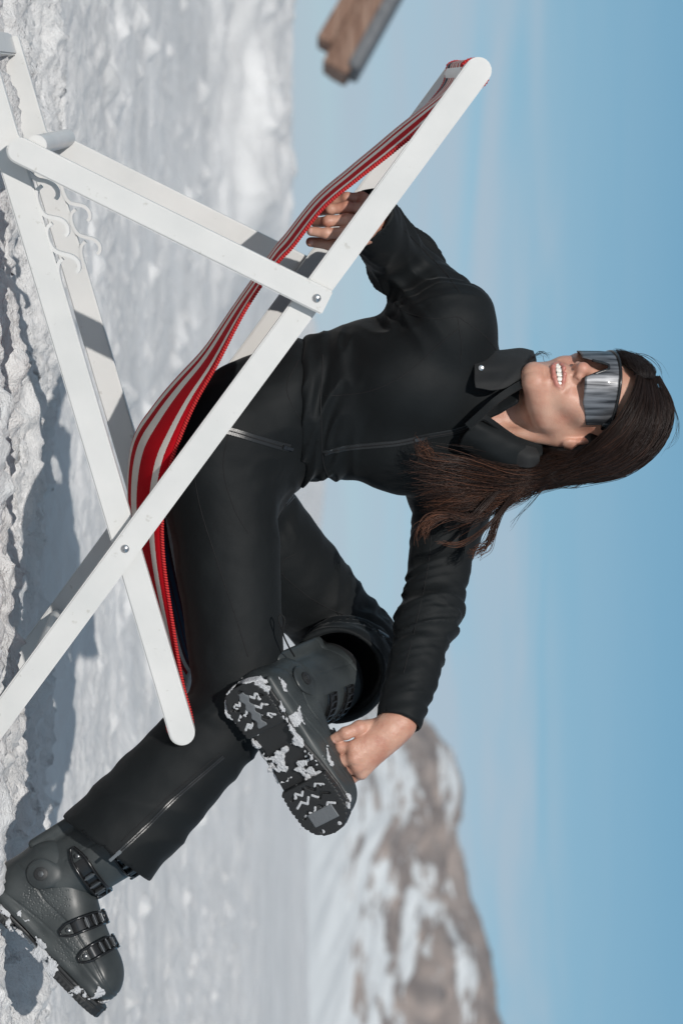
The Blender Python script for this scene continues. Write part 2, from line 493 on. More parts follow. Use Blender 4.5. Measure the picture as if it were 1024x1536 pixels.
def cross(name, az, r, b0, b1, mat='paint', flat=None):
    mb = MB()
    if flat is None: mb.tube([ch(az[0], b0, az[1]), ch(az[0], b1, az[1])], r, 20)
    else:
        t = np.array(flat[0]); n = np.array([-t[1], t[0]])
        R = np.stack([CL*t[0]+np.array([0, 0, t[1]]), CW, CL*n[0]+np.array([0, 0, n[1]])], 1)
        mb.box(ch(az[0], (b0+b1)/2, az[1]), (flat[1], (b1-b0)/2, flat[2]), R, 0.003)
    return mb.build(name, M[mat], chair, angle=40)
e = 0.0015
cross('top_bar', A0+tA*0.006, 0.0205, TH-e, WD-TH+e)
cross('foot_bar', A0+tA*((A0[1]-0.10)/-tA[1]), 0.012, TH-e, WD-TH+e)
cross('front_bar', B0+tB*0.006, 0.018, 2*TH+0.002-e, WD-2*TH-0.002+e)
cross('back_foot_bar', B1+tB*-0.012, 0, 2*TH+0.002-e, WD-2*TH-0.002+e, flat=(tB, 0.019, 0.011))
cross('strut_rod', solve(84, 211, 0.30), 0.0155, -0.0015, WD+0.0015)
# notched hooks on the inner seat rails, traced as bent flat strips
K = 0.2604
def hookpx(pts): return [(x*K, 50+y*K) for x, y in pts]
HK = [[(100, 592), (128, 622), (175, 640), (218, 652), (248, 668)],
      [(150, 770), (178, 815), (215, 842), (262, 852), (305, 872), (330, 905), (333, 935), (322, 955)],
      [(240, 880), (215, 905), (212, 950), (232, 1010), (262, 1050), (310, 1062), (355, 1075), (385, 1105), (393, 1145), (378, 1168)],
      [(300, 1095), (275, 1120), (272, 1165), (292, 1220), (322, 1255), (370, 1272), (415, 1285), (450, 1315), (457, 1355), (442, 1378)],
      [(362, 1300), (340, 1325), (335, 1370), (345, 1420), (352, 1468)]]
for far in (False, True):
    b = TH+0.004+TH/2 if not far else WD-TH-0.004-TH/2
    mb = MB()
    base = B0+tB*0; nB = np.array([tB[1], -tB[0]])
    if nB[1] < 0: nB = -nB
    for path in HK:
        q = np.array([solve(x, y, 0.03) for x, y in hookpx(path)])
        q = spline(np.c_[q, np.zeros(len(q))], 26)[:, :2]
        vs = []; m = len(q)
        for i in range(m):
            t = q[min(i+1, m-1)]-q[max(i-1, 0)]; t /= np.linalg.norm(t); n = np.array([-t[1], t[0]])*0.0028
            for sn, sb in ((1, -1), (1, 1), (-1, 1), (-1, -1)):
                p2 = q[i]+n*sn; vs.append(ch(p2[0], b+sb*0.0095, p2[1]))
        fs = [(i*4+k, i*4+(k+1) % 4, (i+1)*4+(k+1) % 4, (i+1)*4+k) for i in range(m-1) for k in range(4)]
        fs += [(3, 2, 1, 0), tuple((m-1)*4+k for k in range(4))]
        mb.add(vs, fs)
    mb.build('notched_hook_plate', M['paint'], chair, angle=40)

# sling
CORD = [(685,132),(638,185),(591,226),(536,269),(485,312),(439,370),(415,396),(369,463),(325,547),(293,604),(268,662),(254,706),(244,770),(246,843),(260,940),(274,1024),(287,1074)]
MID = [(676,128),(622,170),(572,212),(520,256),(474,296),(428,352),(402,385),(352,462),(298,540),(250,600),(207,660),(186,712),(190,775),(206,850),(236,945),(266,1030),(284,1070)]
bE, bF = 2*TH+0.006, WD-2*TH-0.006
prof = [solve(x, y, bE) for x, y in CORD]
midp = [solve(x, y, WD/2) for x, y in MID]
topc = A0+tA*0.006
prof = [topc+0.0225*np.array([math.cos(math.radians(222)), math.sin(math.radians(222))])]+prof; midp = [prof[0]]+midp
fr_c = B0+tB*0.006
prof.append(fr_c+np.array([0.013, 0.0185])); midp.append(prof[-1])
NS = 150
pf = spline(np.c_[np.array(prof), np.zeros(len(prof))], NS)[:, :2]
mf = spline(np.c_[np.array(midp), np.zeros(len(prof))], NS)[:, :2]
tg = np.gradient(pf, axis=0); tg /= np.linalg.norm(tg, axis=1)[:, None]
dn = np.stack([tg[:, 1], -tg[:, 0]], 1)                # normal that points down and back
dn[(dn[:, 1] > 0)] *= -1
sag = ((mf-pf)*dn).sum(1)
u = np.linspace(0, 1, NS)
sag = np.clip(sag, 0.0, 0.12)*np.minimum(1, np.minimum(u/0.05, (1-u)/0.05))
sag = np.convolve(np.pad(sag, 4, 'edge'), np.ones(9)/9, 'valid')
if globals().get('DBG'): print('sag', np.round(sag[::10], 3))
NB = 56
def shape(v):                                           # cross profile of the sling between its two edges
    return np.sin(PI*np.clip(v, 0, 1))**0.62
V = []; UV = []
def roll(c, start, end, n, r=0.0225):
    return [c+r*np.array([math.cos(a), math.sin(a)]) for a in np.linspace(start, end, n)]
aa = math.atan2(prof[0][1]-topc[1], prof[0][0]-topc[0])
r_top = roll(topc, math.radians(222-250), math.radians(222), 22)       # wraps over the top bar from behind
ab = math.atan2(prof[-1][1]-fr_c[1], prof[-1][0]-fr_c[0])
r_fr = roll(fr_c, ab, ab-math.radians(190), 18, 0.0226)
rows = []
for k, p in enumerate(r_top[:-1]): rows.append((p, 0.0, np.zeros(2)))
for i in range(NS): rows.append((pf[i], sag[i], dn[i]))
for p in r_fr[1:]: rows.append((p, 0.0, np.zeros(2)))
nr = len(rows)
L = 0.0
for i, (p, sg_, d_) in enumerate(rows):
    if i: L += np.linalg.norm(p-rows[i-1][0])
    for j in range(NB+1):
        v = j/NB; q = p+d_*sg_*shape(v)
        V.append(ch(q[0], bE+(bF-bE)*v, q[1])); UV.append((v, L))
Fq = [(i*(NB+1)+j, i*(NB+1)+j+1, (i+1)*(NB+1)+j+1, (i+1)*(NB+1)+j) for i in range(nr-1) for j in range(NB)]
me = mesh_np(np.array(V), np.array(Fq))
uvl = me.uv_layers.new(name='UVMap'); li = np.zeros(len(me.loops), dtype=np.int32); me.loops.foreach_get('vertex_index', li)
uvl.data.foreach_set('uv', np.array(UV, dtype=np.float32)[li].ravel())
m, nt, b = new_mat('striped_canvas'); setp(b, rough=0.9, spec=0.08)
uvn = N(nt, 'ShaderNodeUVMap'); sp = N(nt, 'ShaderNodeSeparateXYZ'); nt.links.new(uvn.outputs[0], sp.inputs[0])
RED = (0.40, 0.005, 0.011); CRM = (0.66, 0.61, 0.56); NVY = (0.022, 0.045, 0.085); MAR = (0.055, 0.012, 0.022)
st = [(0.0, RED), (0.025, CRM), (0.055, RED), (0.175, CRM), (0.265, RED), (0.345, CRM), (0.435, RED), (0.49, CRM), (0.54, RED), (0.60, CRM),
      (0.68, RED), (0.74, CRM), (0.80, MAR), (0.84, NVY), (0.88, MAR), (0.90, NVY), (0.94, MAR), (0.96, CRM), (0.985, RED)]
wob = N(nt, 'ShaderNodeTexNoise'); wob.inputs['Scale'].default_value = 600
tc = N(nt, 'ShaderNodeTexCoord'); nt.links.new(tc.outputs['Object'], wob.inputs['Vector'])
ma = N(nt, 'ShaderNodeMath', operation='MULTIPLY_ADD'); nt.links.new(wob.outputs['Fac'], ma.inputs[0]); ma.inputs[1].default_value = 0.006
nt.links.new(sp.outputs['X'], ma.inputs[2])
rp = N(nt, 'ShaderNodeValToRGB'); rp.color_ramp.interpolation = 'CONSTANT'; el = rp.color_ramp.elements
el[0].position = st[0][0]; el[0].color = (*st[0][1], 1); el[1].position = st[-1][0]; el[1].color = (*st[-1][1], 1)
for p_, c_ in st[1:-1]:
    e_ = el.new(p_); e_.color = (*c_, 1)
nt.links.new(ma.outputs[0], rp.inputs['Fac']); 
mp = N(nt, 'ShaderNodeMapping'); mp.inputs['Scale'].default_value = (260, 600, 1); nt.links.new(uvn.outputs[0], mp.inputs[0])
ck = N(nt, 'ShaderNodeTexChecker'); ck.inputs['Scale'].default_value = 1; nt.links.new(mp.outputs[0], ck.inputs['Vector'])
mx = N(nt, 'ShaderNodeMixRGB', blend_type='MULTIPLY'); mx.inputs[0].default_value = 0.25
nt.links.new(rp.outputs[0], mx.inputs[1]); nt.links.new(ck.outputs['Color'], mx.inputs[2]); 
ck.inputs['Color1'].default_value = (1, 1, 1, 1); ck.inputs['Color2'].default_value = (0.7, 0.7, 0.7, 1)
nt.links.new(mx.outputs[0], b.inputs['Base Color'])
bp = N(nt, 'ShaderNodeBump'); bp.inputs['Strength'].default_value = 0.4; bp.inputs['Distance'].default_value = 0.0006
nt.links.new(ck.outputs['Fac'], bp.inputs['Height']); nt.links.new(bp.outputs['Normal'], b.inputs['Normal'])
M['canvas'] = m
sl = link('sling_seat', me, M['canvas'], chair)
md = sl.modifiers.new('thickness', 'SOLIDIFY'); md.thickness = 0.0016; md.offset = 0
# whip-stitched red cord along both edges
m, nt, b = new_mat('red_cord'); setp(b, rough=0.8, spec=0.2)
at = N(nt, 'ShaderNodeAttribute', attribute_name='tint')
rr = ramp(nt, at.outputs['Fac'], [(0.0, (0.15, 0.004, 0.008)), (0.5, (0.40, 0.012, 0.018)), (1.0, (0.66, 0.06, 0.05))]); nt.links.new(rr.outputs[0], b.inputs['Base Color'])
M['cord'] = m
for v_ in (0, 1):
    P = np.array([ch(q[0], bE if v_ == 0 else bF, q[1]) for q, s_, d_ in rows])
    Ls = np.r_[0, np.cumsum(np.linalg.norm(np.diff(P, axis=0), axis=1))]
    n = int(Ls[-1]/0.0009); t = np.linspace(0, Ls[-1], n)
    P = np.stack([np.interp(t, Ls, P[:, k]) for k in range(3)], 1)
    T = np.gradient(P, axis=0); T /= np.linalg.norm(T, axis=1)[:, None]
    A_ = CW[None]-T*(T@CW)[:, None]; A_ /= np.linalg.norm(A_, axis=1)[:, None]; Bn = np.cross(T, A_)
    k = 12; ang = np.arange(k)*2*PI/k
    ph = t[:, None]*2*PI/0.0044+ang[None]*1.0
    sn = np.sin(ph)
    rad = 0.0027+0.0006*sn
    Vc = P[:, None]+rad[..., None]*(np.cos(ang)[None, :, None]*A_[:, None]+np.sin(ang)[None, :, None]*Bn[:, None])
    i, j = np.meshgrid(np.arange(n-1), np.arange(k), indexing='ij')
    Fc = np.stack([i*k+j, i*k+(j+1) % k, (i+1)*k+(j+1) % k, (i+1)*k+j], -1).reshape(-1, 4)
    me = mesh_np(Vc.reshape(-1, 3), Fc)
    a_ = me.attributes.new('tint', 'FLOAT', 'POINT'); a_.data.foreach_set('value', (0.5+0.5*sn).astype(np.float32).ravel())
    link('edge_cord', me, M['cord'], chair)
# ------------------------------------------------------------------ snow ground, one sheet out to the horizon
def ridge_px(a):
    xs = [-2500, -700, 0, 230, 260, 320, 400, 500, 620, 730, 830, 930, 1100, 1300, 1536, 2200, 4000]
    ys = [440, 432, 430, 428, 436, 448, 462, 470, 476, 480, 470, 462, 457, 455, 456, 460, 450]
    return np.interp(a, xs, ys)
def ground_h(X, Y):
    P = np.stack([X, Y, np.zeros_like(X)], 1)
    h = 0.05*fbm(P*0.35, 3, 3)*smoothstep(6.5, 12, Y)
    a = X/np.maximum(Y, 0.5)*F+768
    # long slope that rises to the ridge about sixty metres off
    tgt = EYE+(ridge_px(a)-440)/F*60+0.25*fbm(P*0.06, 3, 9)
    s = smoothstep(9, 60, Y)
    h = h*(1-s)+s*tgt*1.0
    h = np.where(Y > 60, tgt+(60-np.minimum(Y, 400))*0.03, h)
    # smooth bank on the left
    wob = 30*fbm(P*0.5, 2, 21)
    lft = 1-smoothstep(300, 520, a+wob)
    bank = smoothstep(13.3, 15.4, Y+0.6*fbm(P*0.8, 3, 5))*(0.47+0.06*fbm(P*1.6, 5, 31)+0.10*fbm(np.stack([X*0.55, 0*X, 0*X], 1)+4.4, 3, 33))
    h = h*(1-lft*smoothstep(12, 17, Y))+lft*bank*(1-0.25*smoothstep(17, 30, Y))
    # trampled surface round the chair: broken plates, ledges and crumbs
    near = 1-smoothstep(6.2, 8.5, Y)
    Q = P.copy(); Q[:, 0] *= 0.55
    big = fbm(Q*2.1+7.3, 4, 41)
    led = smoothstep(-0.02, 0.03, 4.93-Y+0.10*fbm(Q*3.0, 5, 55)+0.02*noise3(P*22, 4))     # edge of the trodden patch
    h += led*0.030
    st = fbm(Q*3.4+2.2, 4, 77)*0.75
    lv = np.round(st*5)/5; fr = st*5-np.round(st*5)
    h += led*(0.060*(lv+np.sign(fr)*np.abs(2*fr)**7*0.1))
    cr = np.abs(fbm(np.stack([X*0.9, Y*3.2, 0*X], 1)+3.1, 5, 91))
    h -= led*0.035*(1-smoothstep(0.0, 0.022, cr))
    ek = led*(1-led)*4
    crumb = np.maximum(0, noise3(P*13, 12)-0.22)**1.2*0.05*near*(0.25+0.5*led+0.8*ek)
    crumb2 = np.maximum(0, noise3(P*34, 13)-0.15)*0.018*near*(0.3+0.7*led+ek)+np.maximum(0, noise3(P*62, 14)-0.1)*0.010*near*(0.4+0.8*led)
    h += led*0.006*fbm(P*26, 4, 111)
    h += crumb+crumb2
    h += near*0.010*fbm(P*9, 5, 101)+0.018*fbm(P*3, 4, 15)*(1-smoothstep(14, 30, Y))
    mid = smoothstep(5.2, 7, Y)*(1-smoothstep(20, 30, Y))
    lump = np.maximum(0, noise3(np.stack([X*2.0, Y*1.2, 0*X], 1), 63)-0.30)*0.10*mid
    lump += np.maximum(0, noise3(np.stack([X*7, Y*5, 0*X], 1), 64)-0.38)*0.12*mid*(0.4+0.6*(noise3(P*0.9, 65) > 0))
    lump += np.maximum(0, noise3(np.stack([X*16, Y*12, 0*X], 1), 66)-0.28)*0.028*mid
    lump += 0.006*fbm(np.stack([X*5, Y*5, 0*X], 1), 4, 67)*mid
    h += lump
    return h
yy = np.concatenate([-60+58*np.linspace(0, 1, 20)**0.5, np.linspace(-1.9, 3.3, 40), np.linspace(3.32, 7.5, 420), 7.5*np.geomspace(1.0030, 4, 460), 30*np.geomspace(1.03, 15, 110)])
tt = np.concatenate([np.linspace(-2.2, -0.42, 40)[:-1], np.linspace(-0.42, 0.42, 520), np.linspace(0.42, 2.2, 40)[1:]])
YY, TT = np.meshgrid(yy, tt, indexing='ij')
XX = TT*np.maximum(np.abs(YY)*1.0, 3.3)
xx = XX.ravel(); yv = YY.ravel()
_q = np.stack([xx, yv], 1); hh = par(lambda q: ground_h(q[:, 0], q[:, 1]), _q)
nY, nX = YY.shape
i, j = np.meshgrid(np.arange(nY-1), np.arange(nX-1), indexing='ij')
Fg = np.stack([i*nX+j, i*nX+j+1, (i+1)*nX+j+1, (i+1)*nX+j], -1).reshape(-1, 4)
g = link('snow_ground', mesh_np(np.stack([xx, yv, hh], 1), Fg), M['snow'])
tag(g, kind='structure')

# ------------------------------------------------------------------ rocky mountain with snow patches
def peak_px(a):
    xs = [820, 930, 1000, 1040, 1075, 1100, 1140, 1180, 1200, 1235, 1262, 1290, 1330, 1380, 1430, 1480, 1536, 1700, 1900, 2300, 2800, 3600]
    ys = [445, 470, 520, 575, 632, 652, 684, 696, 700, 697, 688, 692, 704, 714, 728, 742, 752, 790, 760, 700, 560, 430]
    return np.interp(a, xs, ys)
aa_ = np.linspace(800, 3600, 620); rr_ = np.linspace(0, 1, 150)
AA, RR = np.meshgrid(aa_, rr_, indexing='ij')
D0 = 420.0
Yd = D0+RR*160
Xd = (AA-768)/F*(D0+120)*(0.86+0.14*RR)
sx = np.stack([Xd.ravel(), Yd.ravel(), 0*Xd.ravel()], 1)
top = EYE+(peak_px(AA)-440)/F*(D0+120)
prof_m = np.where(RR < 0.75, (RR/0.75)**0.9, 1-(RR-0.75)*1.6)
Z = 0.8+(top-1.0)*prof_m
rid = 1-np.abs(fbm(np.stack([sx[:, 0]*0.05+sx[:, 1]*0.03, sx[:, 1]*0.012, 0*sx[:, 0]], 1), 5, 200))*2.2
Z = Z+(rid.reshape(Z.shape)-0.55)*5.5*np.clip(prof_m*1.5, 0, 1)*(1-0.85*smoothstep(0.6, 0.75, RR))
Z += (fbm(sx*0.08, 4, 230).reshape(Z.shape))*1.1*np.clip(prof_m, 0, 1)
n1_, n2_ = Z.shape
i, j = np.meshgrid(np.arange(n1_-1), np.arange(n2_-1), indexing='ij')
Fm = np.stack([i*n2_+j, (i+1)*n2_+j, (i+1)*n2_+j+1, i*n2_+j+1], -1).reshape(-1, 4)
m, nt, b = new_mat('rock_and_snow'); setp(b, rough=0.9, spec=0.1)
tc = N(nt, 'ShaderNodeTexCoord')
mp = N(nt, 'ShaderNodeMapping'); mp.inputs['Rotation'].default_value = (0, math.radians(38), 0); mp.inputs['Scale'].default_value = (0.035, 0.02, 0.11)
nt.links.new(tc.outputs['Object'], mp.inputs[0])
n1 = N(nt, 'ShaderNodeTexNoise'); n1.inputs['Scale'].default_value = 1.0; n1.inputs['Detail'].default_value = 10; n1.inputs['Roughness'].default_value = 0.68
n1.inputs['Distortion'].default_value = 0.6
nt.links.new(mp.outputs[0], n1.inputs['Vector'])
# more snow low down and towards the gullies
sz = N(nt, 'ShaderNodeSeparateXYZ'); nt.links.new(tc.outputs['Object'], sz.inputs[0])
mr = N(nt, 'ShaderNodeMapRange'); mr.inputs[1].default_value = 2; mr.inputs[2].default_value = 26; mr.inputs[3].default_value = 0.12; mr.inputs[4].default_value = -0.035
nt.links.new(sz.outputs['Z'], mr.inputs[0])
ad = N(nt, 'ShaderNodeMath', operation='ADD'); nt.links.new(n1.outputs['Fac'], ad.inputs[0]); nt.links.new(mr.outputs[0], ad.inputs[1])
mk = ramp(nt, ad.outputs[0], [(0.485, (0, 0, 0)), (0.52, (1, 1, 1))])
n2 = N(nt, 'ShaderNodeTexNoise'); n2.inputs['Scale'].default_value = 0.12; n2.inputs['Detail'].default_value = 8
nt.links.new(tc.outputs['Object'], n2.inputs['Vector'])
rk = ramp(nt, n2.outputs['Fac'], [(0.35, (0.18, 0.165, 0.165)), (0.55, (0.29, 0.255, 0.24)), (0.7, (0.36, 0.305, 0.28))])  # rock tones lightened, distance haze painted into the colour
mx = N(nt, 'ShaderNodeMixRGB'); nt.links.new(mk.outputs[0], mx.inputs[0]); nt.links.new(rk.outputs[0], mx.inputs[1]); mx.inputs[2].default_value = (0.60, 0.63, 0.65, 1)
nt.links.new(mx.outputs[0], b.inputs['Base Color'])
mo = link('mountain', mesh_np(np.stack([Xd.ravel(), Yd.ravel(), Z.ravel()], 1), Fm), m)
tag(mo, kind='structure')

# ------------------------------------------------------------------ hut whose eave reaches in at the edge
m, nt, b = new_mat('weathered_timber'); setp(b, rough=0.7)
tc = N(nt, 'ShaderNodeTexCoord'); mp = N(nt, 'ShaderNodeMapping'); mp.inputs['Scale'].default_value = (1.5, 30, 30); nt.links.new(tc.outputs['Object'], mp.inputs[0])
nz = N(nt, 'ShaderNodeTexNoise'); nz.inputs['Scale'].default_value = 1; nz.inputs['Detail'].default_value = 6; nt.links.new(mp.outputs[0], nz.inputs['Vector'])
r = ramp(nt, nz.outputs['Fac'], [(0.3, (0.10, 0.05, 0.033)), (0.5, (0.19, 0.105, 0.07)), (0.7, (0.30, 0.21, 0.16))]); nt.links.new(r.outputs[0], b.inputs['Base Color'])
M['timber'] = m
m, nt, b = new_mat('slate_grey_roofing'); setp(b, rough=0.7)
nz, bp, tc = noise_bump(nt, b, 8, 0.3, 0.02)
r = ramp(nt, nz.outputs['Fac'], [(0.3, (0.09, 0.10, 0.11)), (0.7, (0.15, 0.155, 0.165))]); nt.links.new(r.outputs[0], b.inputs['Base Color'])
M['slate'] = m
hd = 26.0
hut = empty('mountain_hut', W(430, -420, hd)*np.array([1, 1, 0]))
tag(hut, 'brown timber hut with dark grey roof edge poking in beside the empty sky', 'hut')
def band(px0, px1, half, d, depth, mat, name, bev=0.02):
    # a sloping board seen end on: centre line px0 -> px1, half height in pixels
    p0 = W(*px0, d); p1 = W(*px1, d); t = (p1-p0)/np.linalg.norm(p1-p0); n = np.cross(t, [0, 1, 0]); s = half/F*d
    mb = MB(); mb.prism([p0+n*s, p0-n*s, p1-n*s, p1+n*s], (0, 1, 0), depth, bev); return mb.build(name, mat, hut, angle=30)
band((529, 100), (779, -350), 9, hd-0.02, 0.9, M['slate'], 'roof')
band((506, 104), (756, -350), 16, hd+0.02, 0.8, M['timber'], 'fascia_board')
band((494, 98), (744, -350), 12, hd+0.05, 0.7, M['timber'], 'eave_beam')
band((486, 62), (736, -360), 13, hd+0.10, 0.6, M['timber'], 'rafter')
# wall of the hut beyond the frame edge
x0 = W(0, -170, hd+0.6); x1 = W(0, -900, hd+0.6)
mb = MB(); mb.prism([(x0[0], hd+0.6, -0.1), (x1[0], hd+0.6, -0.1), (x1[0], hd+0.6, 1.7), (x0[0], hd+0.6, 1.15)], (0, 1, 0), 2.0, 0.01)
mb.build('wall', M['timber'], hut, angle=30)

# ------------------------------------------------------------------ sky, sun, camera
world = bpy.data.worlds.new('World'); scene.world = world; world.use_nodes = True
nt = world.node_tree; bg = nt.nodes['Background']
SUN = np.array([-0.20, -1.0, 0.49]); SUN /= np.linalg.norm(SUN)
elev = math.asin(SUN[2]); az = math.atan2(SUN[0], SUN[1])
sky = nt.nodes.new('ShaderNodeTexSky'); sky.sky_type = 'NISHITA'; sky.sun_disc = False
sky.sun_elevation = elev; sky.sun_rotation = az % (2*PI); sky.altitude = 2200; sky.air_density = 1.0; sky.dust_density = 0.6; sky.ozone_density = 1.0
tc = nt.nodes.new('ShaderNodeTexCoord')
mp = nt.nodes.new('ShaderNodeMapping'); mp.inputs['Scale'].default_value = (3.2, 3.2, 34); nt.links.new(tc.outputs['Generated'], mp.inputs[0])
mp.inputs['Rotation'].default_value = (0, math.radians(1.2), 0)
nz = nt.nodes.new('ShaderNodeTexNoise'); nz.inputs['Scale'].default_value = 1.6; nz.inputs['Detail'].default_value = 6; nz.inputs['Roughness'].default_value = 0.55; nz.inputs['Distortion'].default_value = 0.5
nt.links.new(mp.outputs[0], nz.inputs['Vector'])
cr = ramp(nt, nz.outputs['Fac'], [(0.38, (0, 0, 0)), (0.60, (1, 1, 1))])
sz = nt.nodes.new('ShaderNodeSeparateXYZ'); nt.links.new(tc.outputs['Generated'], sz.inputs[0])
hz = ramp(nt, sz.outputs['Z'], [(0.0, (0.62, 0.62, 0.62)), (0.06, (0.78, 0.78, 0.78)), (0.10, (0.62, 0.62, 0.62)), (0.112, (0.10, 0.10, 0.10)), (0.17, (0.0, 0.0, 0.0))])
mu = nt.nodes.new('ShaderNodeMixRGB'); mu.blend_type = 'MULTIPLY'; mu.inputs[0].default_value = 1
nt.links.new(cr.outputs[0], mu.inputs[1]); nt.links.new(hz.outputs[0], mu.inputs[2])
clr = ramp(nt, sz.outputs['Z'], [(0.0, (3.2, 4.7, 6.0)), (0.055, (2.8, 4.6, 6.0)), (0.10, (2.1, 4.1, 5.5)), (0.16, (1.55, 3.55, 5.1)), (0.5, (2.2, 2.55, 2.95))])
gr = nt.nodes.new('ShaderNodeMixRGB'); gr.inputs[0].default_value = 0.85
nt.links.new(sky.outputs[0], gr.inputs[1]); nt.links.new(clr.outputs[0], gr.inputs[2])
mx = nt.nodes.new('ShaderNodeMixRGB'); nt.links.new(mu.outputs[0], mx.inputs[0]); nt.links.new(gr.outputs[0], mx.inputs[1]); mx.inputs[2].default_value = (4.2, 5.1, 6.0, 1)
nt.links.new(mx.outputs[0], bg.inputs['Color']); bg.inputs['Strength'].default_value = 0.10
sl_ = bpy.data.lights.new('sun', 'SUN'); sl_.energy = 3.15; sl_.angle = math.radians(0.53); sl_.color = (1.0, 0.955, 0.90)
so = bpy.data.objects.new('sun', sl_); COL.objects.link(so)
so.rotation_euler = Vector(-SUN).to_track_quat('-Z', 'Y').to_euler(); so.location = (-2, -6, 4)
cam = bpy.data.cameras.new('camera'); co = bpy.data.objects.new('camera', cam); COL.objects.link(co)
cam.lens = LENS; cam.sensor_width = 36; cam.sensor_fit = 'AUTO'; cam.clip_end = 3000; cam.clip_start = 0.05
cam.shift_x = 72/1536.0
co.matrix_world = Matrix(((0, -1, 0, 0), (0, 0, -1, 0), (1, 0, 0, EYE), (0, 0, 0, 1)))
co.matrix_basis = co.matrix_world
cam.dof.use_dof = True; cam.dof.focus_distance = 3.95; cam.dof.aperture_fstop = 5.4
scene.camera = co
scene.render.engine = 'CYCLES'
scene.view_settings.view_transform = 'Standard'; scene.view_settings.look = 'None'; scene.view_settings.exposure = 0
# ------------------------------------------------------------------ person
def chk(t0=[0]):
    pass
person = empty('person', W(330, 700, 4.08)*np.array([1, 1, 0])+np.array([0, 0, 0.35]))
tag(person, 'woman in black ski clothes and mirrored shield sunglasses leaning forward in the deck chair', 'person')

def unit(v): v = np.asarray(v, float); return v/np.linalg.norm(v)
BS_ = 0.965                                              # boot size
XR = unit(np.array([.69, -.14, .71])); ZR = unit(np.array([-.72, .06, .69])); ZR = unit(ZR-XR*(ZR@XR)); YR = np.cross(ZR, XR); sR = -1 if YR[1] > 0 else 1
oR = W(62, 1311, 3.93)-(XR*.064+YR*sR*.0575+ZR*.108)*BS_
XL = unit(np.array([.83, .12, .55])); ZL = unit(np.array([-.34, .88, .32])); ZL = unit(ZL-XL*(ZL@XL)); YL = np.cross(ZL, XL); vL = -1 if YL[1] > 0 else 1
oL = W(458, 1018, 3.945)-(XL*.064+YL*vL*.0575+ZL*.108)*BS_
def bR(x, y, z): return oR+(XR*x+YR*y+ZR*z)*BS_
def bL(x, y, z): return oL+(XL*x+YL*y+ZL*z)*BS_
# torso: stations given as (photo x, photo y of the centre, depth, half width, half thickness, turn in degrees)
TS = [(285, 680, 4.08, .140, .125, 55), (330, 684, 4.08, .160, .130, 52), (385, 660, 4.085, .150, .122, 48), (440, 624, 4.085, .135, .112, 42),
      (485, 609, 4.08, .126, .102, 38), (535, 601, 4.075, .137, .110, 35), (590, 597, 4.07, .152, .118, 33), (650, 606, 4.065, .160, .112, 31),
      (690, 612, 4.06, .148, .098, 30), (720, 618, 4.055, .112, .082, 30), (746, 624, 4.05, .076, .070, 30), (775, 628, 4.045, .058, .060, 30)]
TC = np.array([W(a, b, c) for a, b, c, *_ in TS]); TW = np.array([t[3] for t in TS]); TG = np.array([t[4] for t in TS])
TA = np.radians([t[5] for t in TS]); TZ = TC[:, 2]
_tz = np.linspace(TZ[0], TZ[-1], 80)
def _sm(v):
    q = np.interp(_tz, TZ, v)
    for _ in range(6): q[1:-1] = (q[:-2]+2*q[1:-1]+q[2:])/4
    return q
TCs = [_sm(TC[:, k]) for k in range(3)]; TWs = _sm(TW); TGs = _sm(TG); TAs = _sm(TA)
def torso(P, grow=0.0, zlo=None, zhi=None):
    z = P[:, 2]
    cx = np.interp(z, _tz, TCs[0]); cy = np.interp(z, _tz, TCs[1]); w = np.interp(z, _tz, TWs)+grow; g = np.interp(z, _tz, TGs)+grow; a = np.interp(z, _tz, TAs)
    qx = P[:, 0]-cx; qy = P[:, 1]-cy
    lx = qx*np.cos(a)+qy*np.sin(a)                     # towards her left
    ly = qx*np.sin(a)-qy*np.cos(a)                     # towards her front
    e = 2.35
    k0 = (np.abs(lx/w)**e+np.abs(ly/g)**e)**(1/e)
    k1 = np.sqrt((lx/(w*w))**2+(ly/(g*g))**2)+1e-6
    d = (k0-1)*k0/k1
    d = np.where(k0 < 0.2, -np.minimum(w, g)*0.8, d)
    zl = TZ[0] if zlo is None else zlo; zh = TZ[-1] if zhi is None else zhi
    return smax(d, np.maximum(zl-z, z-zh), 0.05 if zlo is None else 0.012)
def fr(P):                                             # torso-frame coordinates (left, front)
    z = P[:, 2]; a = np.interp(z, _tz, TAs)
    qx = P[:, 0]-np.interp(z, _tz, TCs[0]); qy = P[:, 1]-np.interp(z, _tz, TCs[1])
    return qx*np.cos(a)+qy*np.sin(a), qx*np.sin(a)-qy*np.cos(a)

